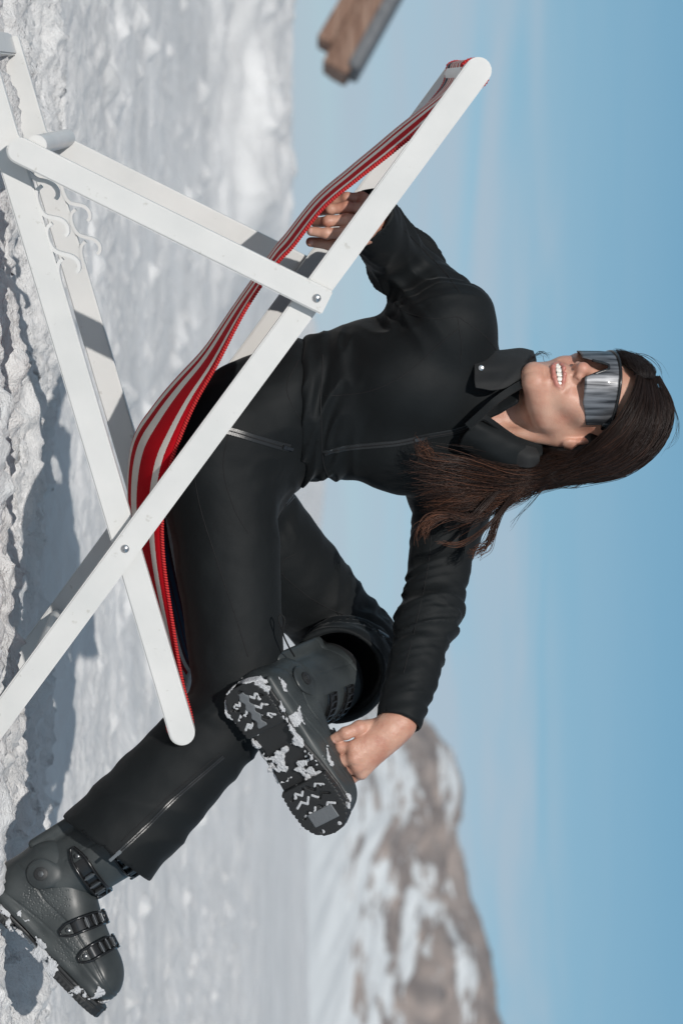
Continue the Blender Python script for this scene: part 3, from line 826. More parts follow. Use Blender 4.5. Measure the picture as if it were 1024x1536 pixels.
shR, elR, wrR = W(676, 487, 3.97), W(606, 396, 4.07), W(557, 330, 3.87)
shL, elL, wrL = W(680, 742, 4.15), W(643, 922, 4.05), W(597, 1085, 3.955)
hipR, knR, anR = W(328, 655, 4.02), W(360, 1056, 4.00), bR(.078, 0, .10)
hipL, knL, anL = W(335, 742, 4.17), W(536, 972, 4.33), bL(.09, 0, .12)
def limb_folds(P, a, b, amp, freq, centres, seed, slant=0.5):
    a = np.asarray(a); b = np.asarray(b); L = np.linalg.norm(b-a); t = (b-a)/L
    q = P-a; s = q@t; r = q-s[:, None]*t
    w = np.zeros(len(P))
    for c, wd, am in centres: w = np.maximum(w, am*np.exp(-((s/L-c)/wd)**2))
    k = w > 0.02; out = np.zeros(len(P))
    s_, r = s[k], r[k]
    n = noise3(np.stack([s_*freq+r[:, 2]*freq*slant, r[:, 0]*freq*0.28, r[:, 1]*freq*0.28+r[:, 2]*freq*0.2], 1), seed)
    n2 = noise3(np.stack([s_*freq*2.1-r[:, 2]*freq*slant, r[:, 0]*freq*0.5, r[:, 1]*freq*0.5], 1), seed+5)
    out[k] = amp*w[k]*(0.55-np.abs(n)*2.2+0.35*n2)
    return out
def dent(P, c, r, amp):
    return amp*np.exp(-(((P-np.asarray(c))**2).sum(1))/(r*r))

def jacket_core(P, g=0.0):
    d = torso(P, g, zlo=W(452, 0, 4.08)[2])
    # bust
    for sgn in (-1, 1):
        zc = W(612, 0, 4.06)[2]; i = np.interp(zc, _tz, TAs)
        c0 = np.array([np.interp(zc, _tz, TCs[0]), np.interp(zc, _tz, TCs[1]), zc])
        L_ = np.array([math.cos(i), math.sin(i), 0]); Fo = np.array([math.sin(i), -math.cos(i), 0])
        c = c0+L_*sgn*0.068+Fo*0.062
        d = smin(d, ell(P, c, (.062+g, .062+g, .066+g)), 0.05)
    tr = W(728, 600, 4.06)
    d = smin(d, cone(P, W(700, 560, 4.03), shR, .060+g, .064+g), 0.05)
    d = smin(d, cone(P, W(704, 680, 4.10), shL+np.array([.0, 0, .0]), .060+g, .064+g), 0.05)
    r = cone(P, shR, elR, .068+g, .050+g); r = smin(r, cone(P, elR, wrR+unit(wrR-elR)*.03, .050+g, .043+g), 0.03)
    r = r-limb_folds(P, shR, elR, 0.011, 26, [(1.0, .5, 1.0), (0.15, .3, .7)], 3)
    l = cone(P, shL, elL, .064+g, .047+g); l = smin(l, cone(P, elL, wrL, .046+g, .0400+g), 0.03)
    l = l-limb_folds(P, shL, elL, 0.0065, 30, [(1.0, .4, 1.0), (0.3, .4, .7)], 13)
    l = l-limb_folds(P, elL, wrL, 0.0055, 36, [(0.1, .4, 1.0), (0.72, .2, .7)], 23)
    d = smin(d, r, 0.035); d = smin(d, l, 0.035)
    return d
def jacket(P):
    d = jacket_core(P)
    lx, ly = fr(P)
    z = P[:, 2]
    # gathers above the waist seam and soft drag lines across the chest
    zw = W(475, 0, 4.08)[2]
    wv = np.exp(-((z-zw-0.012)/0.045)**2)*smoothstep(-.09, .02, ly)
    n = noise3(np.stack([lx*10, ly*10, z*34+lx*9], 1), 61)
    d = d-0.014*wv*(0.35-np.abs(n)*1.7)
    d = d-0.0045*np.exp(-((z-zw-0.15)/0.12)**2)*noise3(np.stack([lx*9+z*9, ly*9, z*16], 1), 67)
    # armpit drag on her right
    ap = W(585, 462, 3.97); n3 = noise3(np.stack([(P[:, 0]-P[:, 2])*20, P[:, 1]*8, (P[:, 0]+P[:, 2])*7], 1), 71)
    d = d-0.011*np.exp(-((P-ap)**2).sum(1)/0.075**2)*(0.4-np.abs(n3)*2)
    # open cuffs
    for e_, w_, rr in ((elR, wrR, .038), (elL, wrL, .0350)):
        t = unit(w_-e_)
        if w_ is wrR: w_ = wrR+t*.030
        d = smax(d, plane(P, w_, t), 0.006)
        d = smax(d, -cone(P, w_-t*0.035, w_+t*0.05, rr-.004, rr), 0.004)
    # neck opening
    nk0 = W(735, 632, 4.02); nk1 = W(830, 630, 3.98)
    d = smax(d, -cone(P, W(727, 622, 3.965), W(812, 625, 3.99), .008, .062), 0.006)
    d = smax(d, plane(P, W(757, 620, 4.05), (0.05, 0, 1)), 0.01)
    return d
zlo = W(452, 0, 4.08)[2]
jk = sdf_obj('jacket', jacket, (-0.52, 3.80, zlo-0.03), (0.42, 4.36, 0.93), 0.0036 if not globals().get('DRAFT') else 0.006, M['cloth'], person)

# trousers
shinR_end = W(161, 1274, 3.965); tR = unit(shinR_end-knR)
hemL = W(506, 1012, 4.10); tL = unit(hemL-knL)
def trousers(P):
    z = P[:, 2]
    d = torso(P, 0.002, zhi=W(470, 0, 4.08)[2])
    d = smin(d, cone(P, hipR, knR, .100, .073), 0.05)
    hl = cone(P, hipL, knL, .098, .074)
    hl = hl-limb_folds(P, hipL, knL, 0.009, 22, [(1.0, .35, 1.0), (0.0, .2, .8)], 33)
    d0 = d
    d = smin(d, hl, 0.025)
    d = smin(d, ell(P, W(300, 665, 4.08), (.12, .15, .085)), 0.05)
    d = smax(d, plane(P, W(292, 592, 4.04), (-.65, 0, -.76)), 0.03)
    # lower right leg, slightly flared
    q = cone(P, knR, shinR_end, .072, .089)
    q = q-limb_folds(P, knR, shinR_end, 0.010, 18, [(0.0, .3, 1.0), (0.8, .3, .35)], 43)
    q = q-limb_folds(P, hipR, knR, 0.006, 16, [(0.95, .15, 1.0)], 44)
    q = smax(q, plane(P, shinR_end, tR+0.10*np.array([0.7, 0, 0.7])), 0.004)
    q = smax(q, -cone(P, shinR_end-tR*0.10, shinR_end+tR*0.04, .066, .089), 0.003)
    d = smin(d, q, 0.02)
    # lower left leg, opening round the boot cuff
    q = cone(P, knL, hemL, .078, .082)
    q = q-limb_folds(P, knL, hemL, 0.010, 26, [(0.5, .6, 1.0)], 53)
    q = smax(q, plane(P, hemL, tL+0.12*np.array([0.0, 0, 0.7])), 0.004)
    q = smax(q, -cone(P, hemL-tL*0.035, hemL+tL*0.04, .068, .0795), 0.003)
    d = smin(d, q, 0.012)
    # crotch and hip creases
    cc = W(372, 770, 4.08); n = noise3(np.stack([(P[:, 0]+P[:, 2])*9, P[:, 1]*9, (P[:, 2]-P[:, 0]*0.6)*30], 1), 83)
    d = d-0.010*np.exp(-((P-cc)**2).sum(1)/0.085**2)*(0.4-np.abs(n)*2.0)
    c2 = W(430, 690, 4.0); n = noise3(np.stack([P[:, 0]*26+P[:, 2]*10, P[:, 1]*8, P[:, 2]*8], 1), 84)
    d = d-0.008*np.exp(-((P-c2)**2).sum(1)/0.07**2)*(0.4-np.abs(n)*2.0)
    d = d-0.0025*fbm(P*11, 3, 85)
    return d
tr = sdf_obj('trousers', trousers, (-0.32, 3.80, 0.12), (0.72, 4.54, 0.84), 0.0038 if not globals().get('DRAFT') else 0.006, M['cloth'], person)

# ------------------------------------------------------------------ body: head, neck, chest, arms and hands as one mesh
HY, HP, HR = math.radians(-32), math.radians(7), math.radians(2)
fwd0 = np.array([math.sin(HY), -math.cos(HY), 0])
fwd = fwd0*math.cos(HP)+np.array([0, 0, 1])*math.sin(HP)
lef = np.array([math.cos(HY), math.sin(HY), 0]); upv = np.cross(lef, fwd)*-1
upv = np.cross(fwd, lef)*-1 if np.cross(fwd, lef)[2] < 0 else np.cross(fwd, lef)
lef, upv = lef*math.cos(HR)-upv*math.sin(HR)*-1, upv*math.cos(HR)-lef*math.sin(HR)
HM = np.stack([lef, fwd, upv], 1)                      # columns: her left, forward, up
HC = W(866, 611, 4.0)
def hl(P): return (P-HC)@HM
def hw(q): return HC+HM@np.asarray(q, float)
def face(P):                                           # in head coordinates
    A = P.copy(); A[:, 0] = np.abs(A[:, 0])
    d = ell(A, (0, -.012, .044), (.072, .094, .082))
    d = smin(d, ell(A, (0, .028, .034), (.067, .066, .074)), 0.02)
    d = smin(d, ell(A, (0, .036, -.034), (.051, .051, .062)), 0.025)
    jaw = cone(A, (.050, .002, -.030), (.040, .022, -.062), .015, .0145)
    jaw = smin(jaw, cone(A, (.040, .022, -.062), (.011, .078, -.091), .0145, .0145), 0.012)
    d = smin(d, jaw, 0.036)
    d = smin(d, ell(A, (0, .076, -.089), (.018, .019, .016)), 0.020)        # chin
    d = smin(d, ell(A, (.043, .056, -.008), (.021, .022, .017)), 0.022)     # cheekbone
    d = smin(d, ell(A, (.031, .069, -.036), (.017, .017, .018)), 0.018)     # cheek raised by the smile
    d = smin(d, ell(A, (0, .073, -.047), (.027, .025, .026)), 0.016)        # muzzle
    d = smin(d, cone(A, (0, .083, .034), (.038, .070, .036), .010, .010), 0.014)   # brow
    d = smax(d, -ell(A, (.032, .108, .014), (.019, .022, .014)), 0.016)     # eye sockets
    d = smin(d, ell(A, (.031, .078, .014), (.013, .012, .011)), 0.006)
    n = cone(A, (0, .085, .026), (0, .108, -.014), .0075, .0085)            # nose
    n = smin(n, ball(A, (0, .1105, -.0175), .0098), 0.008)
    n = smin(n, ell(A, (.0115, .100, -.0225), (.0072, .0095, .0078)), 0.007)
    n = smin(n, cone(A, (0, .100, -.024), (0, .092, -.031), .0065, .006), 0.006)
    d = smin(d, n, 0.009)
    d = smax(d, -ell(A, (.0062, .1035, -.0315), (.0033, .0055, .0042)), 0.003)
    d = smax(d, -cone(A, (.017, .101, -.027), (.031, .090, -.046), .0016, .0022), 0.007)   # smile fold
    # lips parted in a smile
    ul, ll = lips(A)
    d = smax(d, -ell(A, (0, .104, -.0535), (.0245, .022, .0080)), 0.004)
    d = smin(d, ul, 0.0035); d = smin(d, ll, 0.0035)
    d = smax(d, -cone(A, (0, .103, -.0365), (0, .101, -.043), .002, .002), 0.004)
    d = smax(d, -ell(A, (0, .100, -.0755), (.016, .006, .004)), 0.006)
    # ear
    e = ell(A, (.0725, -.006, .004), (.0085, .019, .031))
    e = smax(e, -ell(A, (.081, -.003, .003), (.006, .011, .019)), 0.004)
    e = smin(e, ell(A, (.074, .003, -.022), (.0055, .010, .011)), 0.006)
    e = smin(e, ell(A, (.0755, .010, -.004), (.004, .004, .008)), 0.004)
    d = smin(d, e, 0.006)
    return d
def lips(A):
    s = .0275
    ul = chain(A, [(0, .1005, -.0462), (.006, .1012, -.0452), (.016, .0955, -.0470), (s, .0845, -.0480)], [.0024, .0028, .0024, .0014], 0.003)
    ll = chain(A, [(0, .0995, -.0628), (.010, .0975, -.0618), (.019, .0915, -.0575), (s, .0845, -.0490)], [.0036, .0036, .0028, .0014], 0.003)
    return ul, ll
nkb = W(722, 640, 4.08)
def neck(P):
    a = hw((0, -.022, -.045)); b = W(735, 628, 4.075)
    d = cone(P, a, b, .050, .053)
    d = smin(d, ell(P, W(703, 620, 4.05), (.08, .068, .035)), 0.03)
    # neck muscles and throat
    for sg_ in (-1, 1):
        d = smin(d, cone(P, hw((.055*sg_, -.012, -.040)), W(722, 634, 3.995)+np.array([.012*sg_, 0, 0]), .013, .010), 0.014)
    return d
def skull(P):
    return smin(face(hl(P)), neck(P), 0.020)

# fingers: joints as points; a chain per finger
def hand_sdf(P, palm, fingers):
    d = None
    for a, b, r1, r2 in palm:
        e = cone(P, a, b, r1, r2); d = e if d is None else smin(d, e, 0.020)
    for pts, rad in fingers:
        e = None
        for i in range(len(pts)-1):
            c = cone(P, pts[i], pts[i+1], rad[i], rad[i+1]); e = c if e is None else smin(e, c, 0.002)
        for i in range(1, len(pts)-1): e = smin(e, ball(P, pts[i], rad[i]*1.02), 0.004)
        d = smin(d, e, 0.0026)
    return d
# right hand grips the sling beyond the near rail, fingers pointing down
RK = [W(541, 298, 3.845), W(544, 314, 3.83), W(547, 332, 3.822), W(549, 350, 3.822)]
palmR = [(wrR, (RK[0]+wrR)/2, .024, .018)]+[(wrR*0.6+RK[i]*0.4, RK[i], .0165, .0112) for i in range(4)]
fingR = [([RK[0], W(520, 297, 3.835), W(503, 302, 3.845), W(490, 306, 3.865)], [.0098, .0086, .0078, .0068]),
         ([RK[1], W(519, 311, 3.812), W(496, 314, 3.815), W(480, 317, 3.84)], [.0104, .0092, .0084, .0072]),
         ([RK[2], W(520, 330, 3.800), W(492, 332, 3.800), W(473, 334, 3.825)], [.0107, .0097, .0087, .0075]),
         ([RK[3], W(520, 349, 3.800), W(490, 350, 3.792), W(467, 347, 3.798)], [.0104, .0094, .0084, .0074]),
         ([W(556, 352, 3.858), W(530, 364, 3.845), W(495, 366, 3.835), W(466, 363, 3.832)], [.0135, .0118, .0098, .0078])]
# left hand works a buckle on the raised boot
LK = [W(530, 1121, 3.935), W(531, 1137, 3.932), W(536, 1149, 3.94), W(542, 1159, 3.952)]
palmL = [(wrL, W(574, 1104, 3.955), .0245, .019), (W(574, 1104, 3.955), W(546, 1128, 3.955), .019, .0155)]+[(wrL*0.7+LK[i]*0.3, LK[i], .0175, .0102) for i in range(4)]
fingL = [([LK[0], W(511, 1121, 3.940), W(498, 1127, 3.962), W(492, 1130, 3.985)], [.0104, .0094, .0083, .0072]),
         ([LK[1], W(512, 1142, 3.940), W(501, 1148, 3.968), W(497, 1150, 3.99)], [.0106, .0096, .0084, .0073]),
         ([LK[2], W(517, 1158, 3.948), W(506, 1163, 3.975), W(504, 1163, 4.0)], [.0100, .0090, .0080, .0070]),
         ([LK[3], W(525, 1170, 3.960), W(516, 1175, 3.985), W(512, 1174, 4.00)], [.0088, .0080, .0072, .0064]),
         ([W(562, 1092, 3.955), W(539, 1092, 3.938), W(518, 1100, 3.932), W(501, 1108, 3.938)], [.0160, .0120, .0100, .0080])]
def hR(P):
    d = hand_sdf(P, palmR, fingR)
    return smin(d, cone(P, elR, wrR, .036, .026), 0.015)-0.0003*noise3(P*160, 5)
def hL(P):
    d = hand_sdf(P, palmL, fingL)
    # knuckle dimples and tendons
    for k in LK: d = smin(d, cone(P, k+np.array([0, -.004, .0]), wrL+np.array([0, -.012, 0]), .0085, .005), 0.008)
    return smin(d, cone(P, elL, wrL, .034, .027), 0.018)-0.0003*noise3(P*160, 5)
def core(P):
    d = torso(P, -0.012)
    for a, b, r1, r2 in ((shR, elR, .045, .036), (elR, wrR, .036, .026), (shL, elL, .045, .034), (elL, wrL, .034, .026),
                         (hipR, knR, .075, .052), (knR, anR, .050, .034), (hipL, knL, .075, .052), (knL, knL*.85+anL*.15, .045, .034)):
        d = smin(d, cone(P, a, b, r1, r2), 0.02)
    return smin(d, neck(P), 0.02)
dr = globals().get('DRAFT')
pc = nets(core, (-0.52, 3.8, 0.0), (0.75, 4.5, 0.95), 0.009)
zc = W(715, 0, 4.0)[2]
ph = nets(lambda P: smax(skull(P), zc-P[:, 2], 0.002), hw((0, 0, 0))-np.array([.14, .15, .19]), hw((0, 0, 0))+np.array([.14, .17, .16]), 0.0015 if not dr else 0.0025)
tRm = unit(wrR-elR); tLm = unit(wrL-elL)
pr = nets(lambda P: smax(hR(P), -plane(P, wrR-tRm*0.03, tRm), 0.002), np.minimum.reduce([np.min([np.min(p, 0) for p, r in fingR], 0), wrR])-.05, np.maximum.reduce([np.max([np.max(p, 0) for p, r in fingR], 0), wrR])+.05, 0.0012 if not dr else 0.002)
pl = nets(lambda P: smax(hL(P), -plane(P, wrL-tLm*0.03, tLm), 0.002), np.minimum.reduce([np.min([np.min(p, 0) for p, r in fingL], 0), wrL])-.05, np.maximum.reduce([np.max([np.max(p, 0) for p, r in fingL], 0), wrL])+.05, 0.0012 if not dr else 0.002)

Vs, Qs, n = [], [], 0
for P_, Q_ in (pc, ph, pr, pl): Vs.append(P_); Qs.append(Q_+n); n += len(P_)
BV = np.concatenate(Vs); BQ = np.concatenate(Qs)
me = mesh_np(BV, BQ)
A = hl(BV); A[:, 0] = np.abs(A[:, 0]); ul, ll = lips(A)
lipc = 1-smoothstep(-0.0002, 0.0022, np.minimum(ul, ll))
flush = np.maximum.reduce([0.45*np.exp(-((A-np.array([0, .112, -.018]))**2).sum(1)/.013**2), 0.30*np.exp(-((A-np.array([.038, .07, -.02]))**2).sum(1)/.022**2),
                           0.5*np.exp(-((A-np.array([.078, -.006, .0]))**2).sum(1)/.025**2)])
for k in list(LK)+list(RK)+[f[0][1] for f in fingR+fingL]: flush = np.maximum(flush, 0.35*np.exp(-((BV-k)**2).sum(1)/.011**2))
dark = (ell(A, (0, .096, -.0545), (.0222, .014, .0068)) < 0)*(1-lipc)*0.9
mole = np.exp(-((BV-0)**2).sum(1)*0)*0
col = np.stack([lipc, np.clip(flush, 0, 1), dark, np.ones(len(BV))], 1).astype(np.float32)
a_ = me.color_attributes.new('tint', 'FLOAT_COLOR', 'POINT'); a_.data.foreach_set('color', col.ravel())
body = link('body', me, M['skin'], person)

# teeth
tb = MB()
for k in range(-4, 5):
    if k == 0: continue
    s_ = 1 if k > 0 else -1; i = abs(k)
    x = s_*{1: .0043, 2: .0120, 3: .0178, 4: .0222}[i]; y = {1: .0962, 2: .0945, 3: .0910, 4: .0865}[i]
    hw_ = {1: .0041, 2: .0034, 3: .0031, 4: .0028}[i]; hh_ = {1: .0060, 2: .0053, 3: .0050, 4: .0044}[i]
    bm = bmesh.new(); bmesh.ops.create_uvsphere(bm, u_segments=16, v_segments=10, radius=1)
    yaw = {1: .05, 2: .28, 3: .55, 4: .8}[i]*-s_
    vs = []
    for v in bm.verts:
        c = np.array(v.co); c = np.sign(c)*np.abs(c)**0.62
        c = c*np.array([hw_, .0028, hh_])
        c = np.array([c[0]*math.cos(yaw)-c[1]*math.sin(yaw), c[0]*math.sin(yaw)+c[1]*math.cos(yaw), c[2]])
        vs.append(hw(np.array([x, y, -.0520])+c))
    bm.verts.index_update(); tb.add(vs, [tuple(v.index for v in f.verts) for f in bm.faces]); bm.free()
tb.build('upper_teeth', M['teeth'], body)

# fingernails
def nail(p, q, r, out, sc=1.0):
    t = unit(np.asarray(q)-np.asarray(p)); o = unit(np.asarray(out)-t*(np.asarray(out)@t)); s_ = np.cross(t, o)
    R = np.stack([t, s_, o], 1); c = np.asarray(q)-t*0.001+o*(r*0.55)
    bm = bmesh.new(); bmesh.ops.create_uvsphere(bm, u_segments=20, v_segments=12, radius=1)
    vs = [c+R@(np.array(v.co)*np.array([.0062*sc, .0054*sc, r*0.50])) for v in bm.verts]
    bm.verts.index_update(); mb = MB(); mb.add(vs, [tuple(v.index for v in f.verts) for f in bm.faces]); bm.free()
    mb.build('fingernail', M['nail'], body)
for f, out in ((fingR[3], (0, -1, 0.1)), (fingR[2], (0, -1, -0.1)), (fingR[4], (0.2, -1, -.2)), (fingL[4], (.3, -1, .6))):
    nail(f[0][-2], f[0][-1], f[1][-1], out)
# ------------------------------------------------------------------ ski boots (boot frame: x to the toe, y sideways, z up from the sole)
def boot_shell(P):
    A = P.copy()
    d = cone(A, (.052, 0, .058), (.170, 0, .056), .047, .050)
    d = smin(d, cone(A, (.170, 0, .056), (.236, 0, .053), .050, .049), 0.02)
    d = smin(d, cone(A, (.055, 0, .06), (.062, 0, .120), .046, .052), 0.03)
    d = smin(d, cone(A, (.085, 0, .125), (.205, 0, .066), .052, .036), 0.03)
    d = smin(d, ell(A, (.250, 0, .047), (.042, .050, .034)), 0.02)
    d = smax(d, -plane(A, (0, 0, .017), (0, 0, 1)), 0.010)
    d = smax(d, np.abs(A[:, 1])-.056, 0.012)
    # raised rib along the toe and instep, and the side flute
    d = smin(d, cone(A, (.13, 0, .128), (.235, 0, .083), .012, .010), 0.010)
    q = A.copy(); q[:, 1] = np.abs(q[:, 1])
    d = smin(d, cone(q, (.02, .043, .032), (.265, .042, .028), .006, .006), 0.010)
    lx_ = np.interp(P[:, 0], [0, .05, .10, .16, .22, .28], [.088, .092, .080, .082, .070, .052])
    d = d+0.0016*np.exp(-((P[:, 2]-lx_)/.0016)**2)*(P[:, 0] > .02)
    d = d+0.0012*np.exp(-((P[:, 2]-.034-.02*np.sin(P[:, 0]*9))/.0014)**2)
    d = smax(d, -cone(q, (.10, .0595, .052), (.19, .0590, .046), .004, .005), 0.008)
    return d
def boot_cuff(P):
    q = P.copy(); q[:, 1] *= 1.10
    a = np.array([.080, 0, .105]); b = np.array([.125, 0, .300])
    d = cone(q, a, b, .0595, .066)
    d = smax(d, plane(P, (.118, 0, .285), (.2, 0, 1)), 0.005)
    # lower edge swoops from the ankle pivot up over the instep
    A = np.abs(P[:, 1])
    low = .098+0.68*np.maximum(0, P[:, 0]-.085)+0.05*np.maximum(0, .045-P[:, 0])
    d = smax(d, low-P[:, 2], 0.005)
    q2 = P.copy(); q2[:, 1] = np.abs(q2[:, 1])
    d = smin(d, ell(q2, (.064, .053, .108), (.026, .006, .026)), 0.008)           # pivot boss
    d = smin(d, cone(q2, (.015, .020, .13), (.050, .028, .27), .009, .010), 0.015)  # spine at the back
    d = d+0.0014*np.exp(-((P[:, 2]-.268-.2*(P[:, 0]-.1))/.0015)**2)+0.0014*np.exp(-((P[:, 0]-.075-.3*(P[:, 2]-.15))/.0015)**2)*(P[:, 2] > .15)
    t, s_ = seg(P, b+(b-a)*-0.35, b+(b-a)*0.2)
    inner = cone(q, a+(b-a)*0.35, b+(b-a)*0.2, .050, .058)
    return smax(d, -inner, 0.004)
def boot_liner(P):
    q = P.copy(); q[:, 1] *= 1.08
    a = np.array([.085, 0, .16]); b = np.array([.130, 0, .325])
    d = cone(q, a, b, .050, .0555)
    d = smax(d, plane(P, (.128, 0, .318), (.25, 0, 1)), 0.010)
    return smax(d, -cone(q, a+(b-a)*0.6, b+(b-a)*.2, .040, .046), 0.006)
def half_w(x):
    return np.interp(x, [-.012, -.003, -.001, .006, .03, .06, .085, .12, .18, .23, .265, .284, .294, .298, .308], [-.03, -.004, .010, .026, .035, .0355, .033, .029, .037, .0405, .0385, .030, .018, .0, -.04])
def outline(P): return np.abs(P[:, 1])-half_w(P[:, 0])*1.22
GR = [((.010, .000), (.020, .0)), ]
def tread(P):                                            # distance in plan to the nearest groove of the tread
    x, y = P[:, 0], P[:, 1]; ay = np.abs(y)
    g = np.full(len(P), 1.0)
    def s2(a, b, w):
        nonlocal g
        a = np.array(a); b = np.array(b); ab = b-a; q = np.stack([x, ay], 1)-a
        t = np.clip(q@ab/(ab@ab), 0, 1); e = q-t[:, None]*ab
        g = np.minimum(g, np.sqrt((e*e).sum(1))-w)
    def c2(c, r):
        nonlocal g
        g = np.minimum(g, np.sqrt((x-c[0])**2+(ay-c[1])**2)-r)
    for x0 in (.022, .042, .062):                       # heel chevrons, zigzag
        s2((x0, .009), (x0+.008, .016), .0025); s2((x0+.008, .016), (x0+.002, .022), .0025); s2((x0+.002, .022), (x0+.009, .032), .0025)
    c2((.034, .024), .0042); c2((.070, .022), .0044); c2((.012, .0), .005)
    for x0 in (.205, .222, .243):
        s2((x0, .004), (x0+.010, .013), .0025); s2((x0+.010, .013), (x0+.002, .021), .0025); s2((x0+.002, .021), (x0+.009, .034), .0025)
    c2((.212, .026), .0045); c2((.286, .018), .0040)
    return g
def boot_sole(P):
    o = outline(P)
    z = P[:, 2]; x = P[:, 0]
    lug = np.maximum(.0-z, z-.022)
    d = smax(o, lug, 0.003)
    # arch between heel lug and toe lug is recessed
    arch = np.maximum(np.maximum(.088-x, x-.196), z-.015)
    d = smax(d, -arch, 0.003)
    g = tread(P)
    d = smax(d, -np.maximum(g, z-.0045), 0.0008)
    # toothed rim of the lugs
    rim = 0.0016*np.sin(x*2*PI/.0085)*smoothstep(.010, .004, z)
    d = d+np.maximum(0, rim)*smoothstep(-.006, 0.0, o)
    return smax(d, -np.maximum(np.abs(z-.0145)-.0016, -o-.0022), 0.001)
def insert_heel(P):
    x, y = P[:, 0], P[:, 1]
    w = .0075+.0022*np.sin(x*2*PI/.018)
    d2 = np.maximum(np.abs(y)-w, np.abs(x-.046)-.034)
    return smax(d2, np.abs(P[:, 2]-.002)-.003, 0.002)
def insert_toe(P):
    d2 = np.maximum(np.abs(P[:, 1])-.026, np.abs(P[:, 0]-.262)-.013)
    return smax(d2, np.abs(P[:, 2]-.002)-.003, 0.002)
def sole_snow(P, seed, thr):                            # snow pressed into the grooves and caked on the edges
    o = outline(P); g = tread(P)
    n = fbm(P*38, 3, seed)
    a = smax(smax(g+.0001, np.abs(P[:, 2]-.0026)-.0024, 0.001), -0.002-n*0.03, 0.001)
    r = np.maximum(np.abs(P[:, 2]-.012)-.010, np.abs(o-.001)-.004)
    r = smax(r-0.001, (0.24-fbm(P*30+5, 5, seed+3))*0.03, 0.002)+.0014*noise3(P*240, 8)
    c = np.maximum(np.abs(P[:, 0]-.145)-.075, np.abs(P[:, 1])-.040)
    c = smax(np.maximum(c, np.abs(P[:, 2]-.012)-.004), (0.30-fbm(P*34+9, 5, seed+7))*0.03, 0.002)+.0014*noise3(P*240, 9)
    return np.minimum(np.minimum(a, r), c)
def shell_snow(P, seed):
    n = fbm(P*24+3, 5, seed)
    up = np.maximum(P[:, 2]-.052-0.02*fbm(P*14, 3, seed+1), .018-P[:, 2])
    d = np.abs(boot_shell(P)-.001)-.0022
    side = smax(d, np.maximum(up, (0.29-n)*0.04), 0.002)
    return side+.0012*noise3(P*260, seed+2)

m, nt, b = new_mat('boot_shell_plastic'); setp(b, rough=0.42, spec=0.45, coat=0.06, coat_rough=0.3)
tc = N(nt, 'ShaderNodeTexCoord'); n1 = N(nt, 'ShaderNodeTexNoise'); n1.inputs['Scale'].default_value = 16; n1.inputs['Detail'].default_value = 7
nt.links.new(tc.outputs['Object'], n1.inputs['Vector'])
r = ramp(nt, n1.outputs['Fac'], [(0.3, (0.026, 0.031, 0.033)), (0.7, (0.052, 0.060, 0.061))]); nt.links.new(r.outputs[0], b.inputs['Base Color'])
r2 = ramp(nt, n1.outputs['Fac'], [(0.35, (0.36,)*3), (0.7, (0.56,)*3)]); nt.links.new(r2.outputs[0], b.inputs['Roughness'])
# dimpled grip texture in a patch by the ankle
vo = N(nt, 'ShaderNodeTexVoronoi'); vo.inputs['Scale'].default_value = 210; nt.links.new(tc.outputs['Object'], vo.inputs['Vector'])
rv = ramp(nt, vo.outputs['Distance'], [(0.15, (0, 0, 0)), (0.45, (1, 1, 1))])
at = N(nt, 'ShaderNodeAttribute', attribute_name='tint'); mu_ = N(nt, 'ShaderNodeMath', operation='MULTIPLY')
inv = N(nt, 'ShaderNodeMath', operation='SUBTRACT'); inv.inputs[0].default_value = 1.0; nt.links.new(rv.outputs[0], inv.inputs[1])
nt.links.new(inv.outputs[0], mu_.inputs[0]); nt.links.new(at.outputs['Fac'], mu_.inputs[1])
bp = N(nt, 'ShaderNodeBump'); bp.invert = True; bp.inputs['Strength'].default_value = 0.35; bp.inputs['Distance'].default_value = 0.0016
nt.links.new(mu_.outputs[0], bp.inputs['Height'])
n3 = N(nt, 'ShaderNodeTexNoise'); n3.inputs['Scale'].default_value = 60; n3.inputs['Detail'].default_value = 5; nt.links.new(tc.outputs['Object'], n3.inputs['Vector'])
b3 = N(nt, 'ShaderNodeBump'); b3.inputs['Strength'].default_value = 0.15; b3.inputs['Distance'].default_value = 0.002; nt.links.new(n3.outputs['Fac'], b3.inputs['Height'])
nt.links.new(bp.outputs['Normal'], b3.inputs['Normal']); nt.links.new(b3.outputs['Normal'], b.inputs['Normal'])
M['shell'] = m
m, nt, b = new_mat('boot_liner'); setp(b, color=(0.055, 0.055, 0.062), rough=0.6); noise_bump(nt, b, 300, 0.3, 0.001)
M['liner'] = m

def ring_frame(f, c, ax, ref, ang, rmax=0.12):          # point of a closed form hit when marching outward round an axis
    ax = unit(ax); u = unit(np.asarray(ref)-ax*(np.asarray(ref)@ax)); v = np.cross(ax, u)
    d = math.cos(ang)*u+math.sin(ang)*v
    rs = np.linspace(0.01, rmax, 90); P = np.asarray(c)[None]+rs[:, None]*d[None]
    val = f(P); k = np.nonzero((val[:-1] < 0) & (val[1:] >= 0))[0]
    if len(k) == 0: r0 = 0.05
    else:
        i = k[-1]; r0 = rs[i]+(rs[i+1]-rs[i])*(-val[i])/(val[i+1]-val[i])
    p = np.asarray(c)+r0*d
    e = 0.002; g = np.array([float(f((p+np.array(q)*e)[None])[0]-f((p-np.array(q)*e)[None])[0]) for q in ((1, 0, 0), (0, 1, 0), (0, 0, 1))])
    n = unit(g); t = unit(np.cross(ax, n))
    return p, n, t, ax
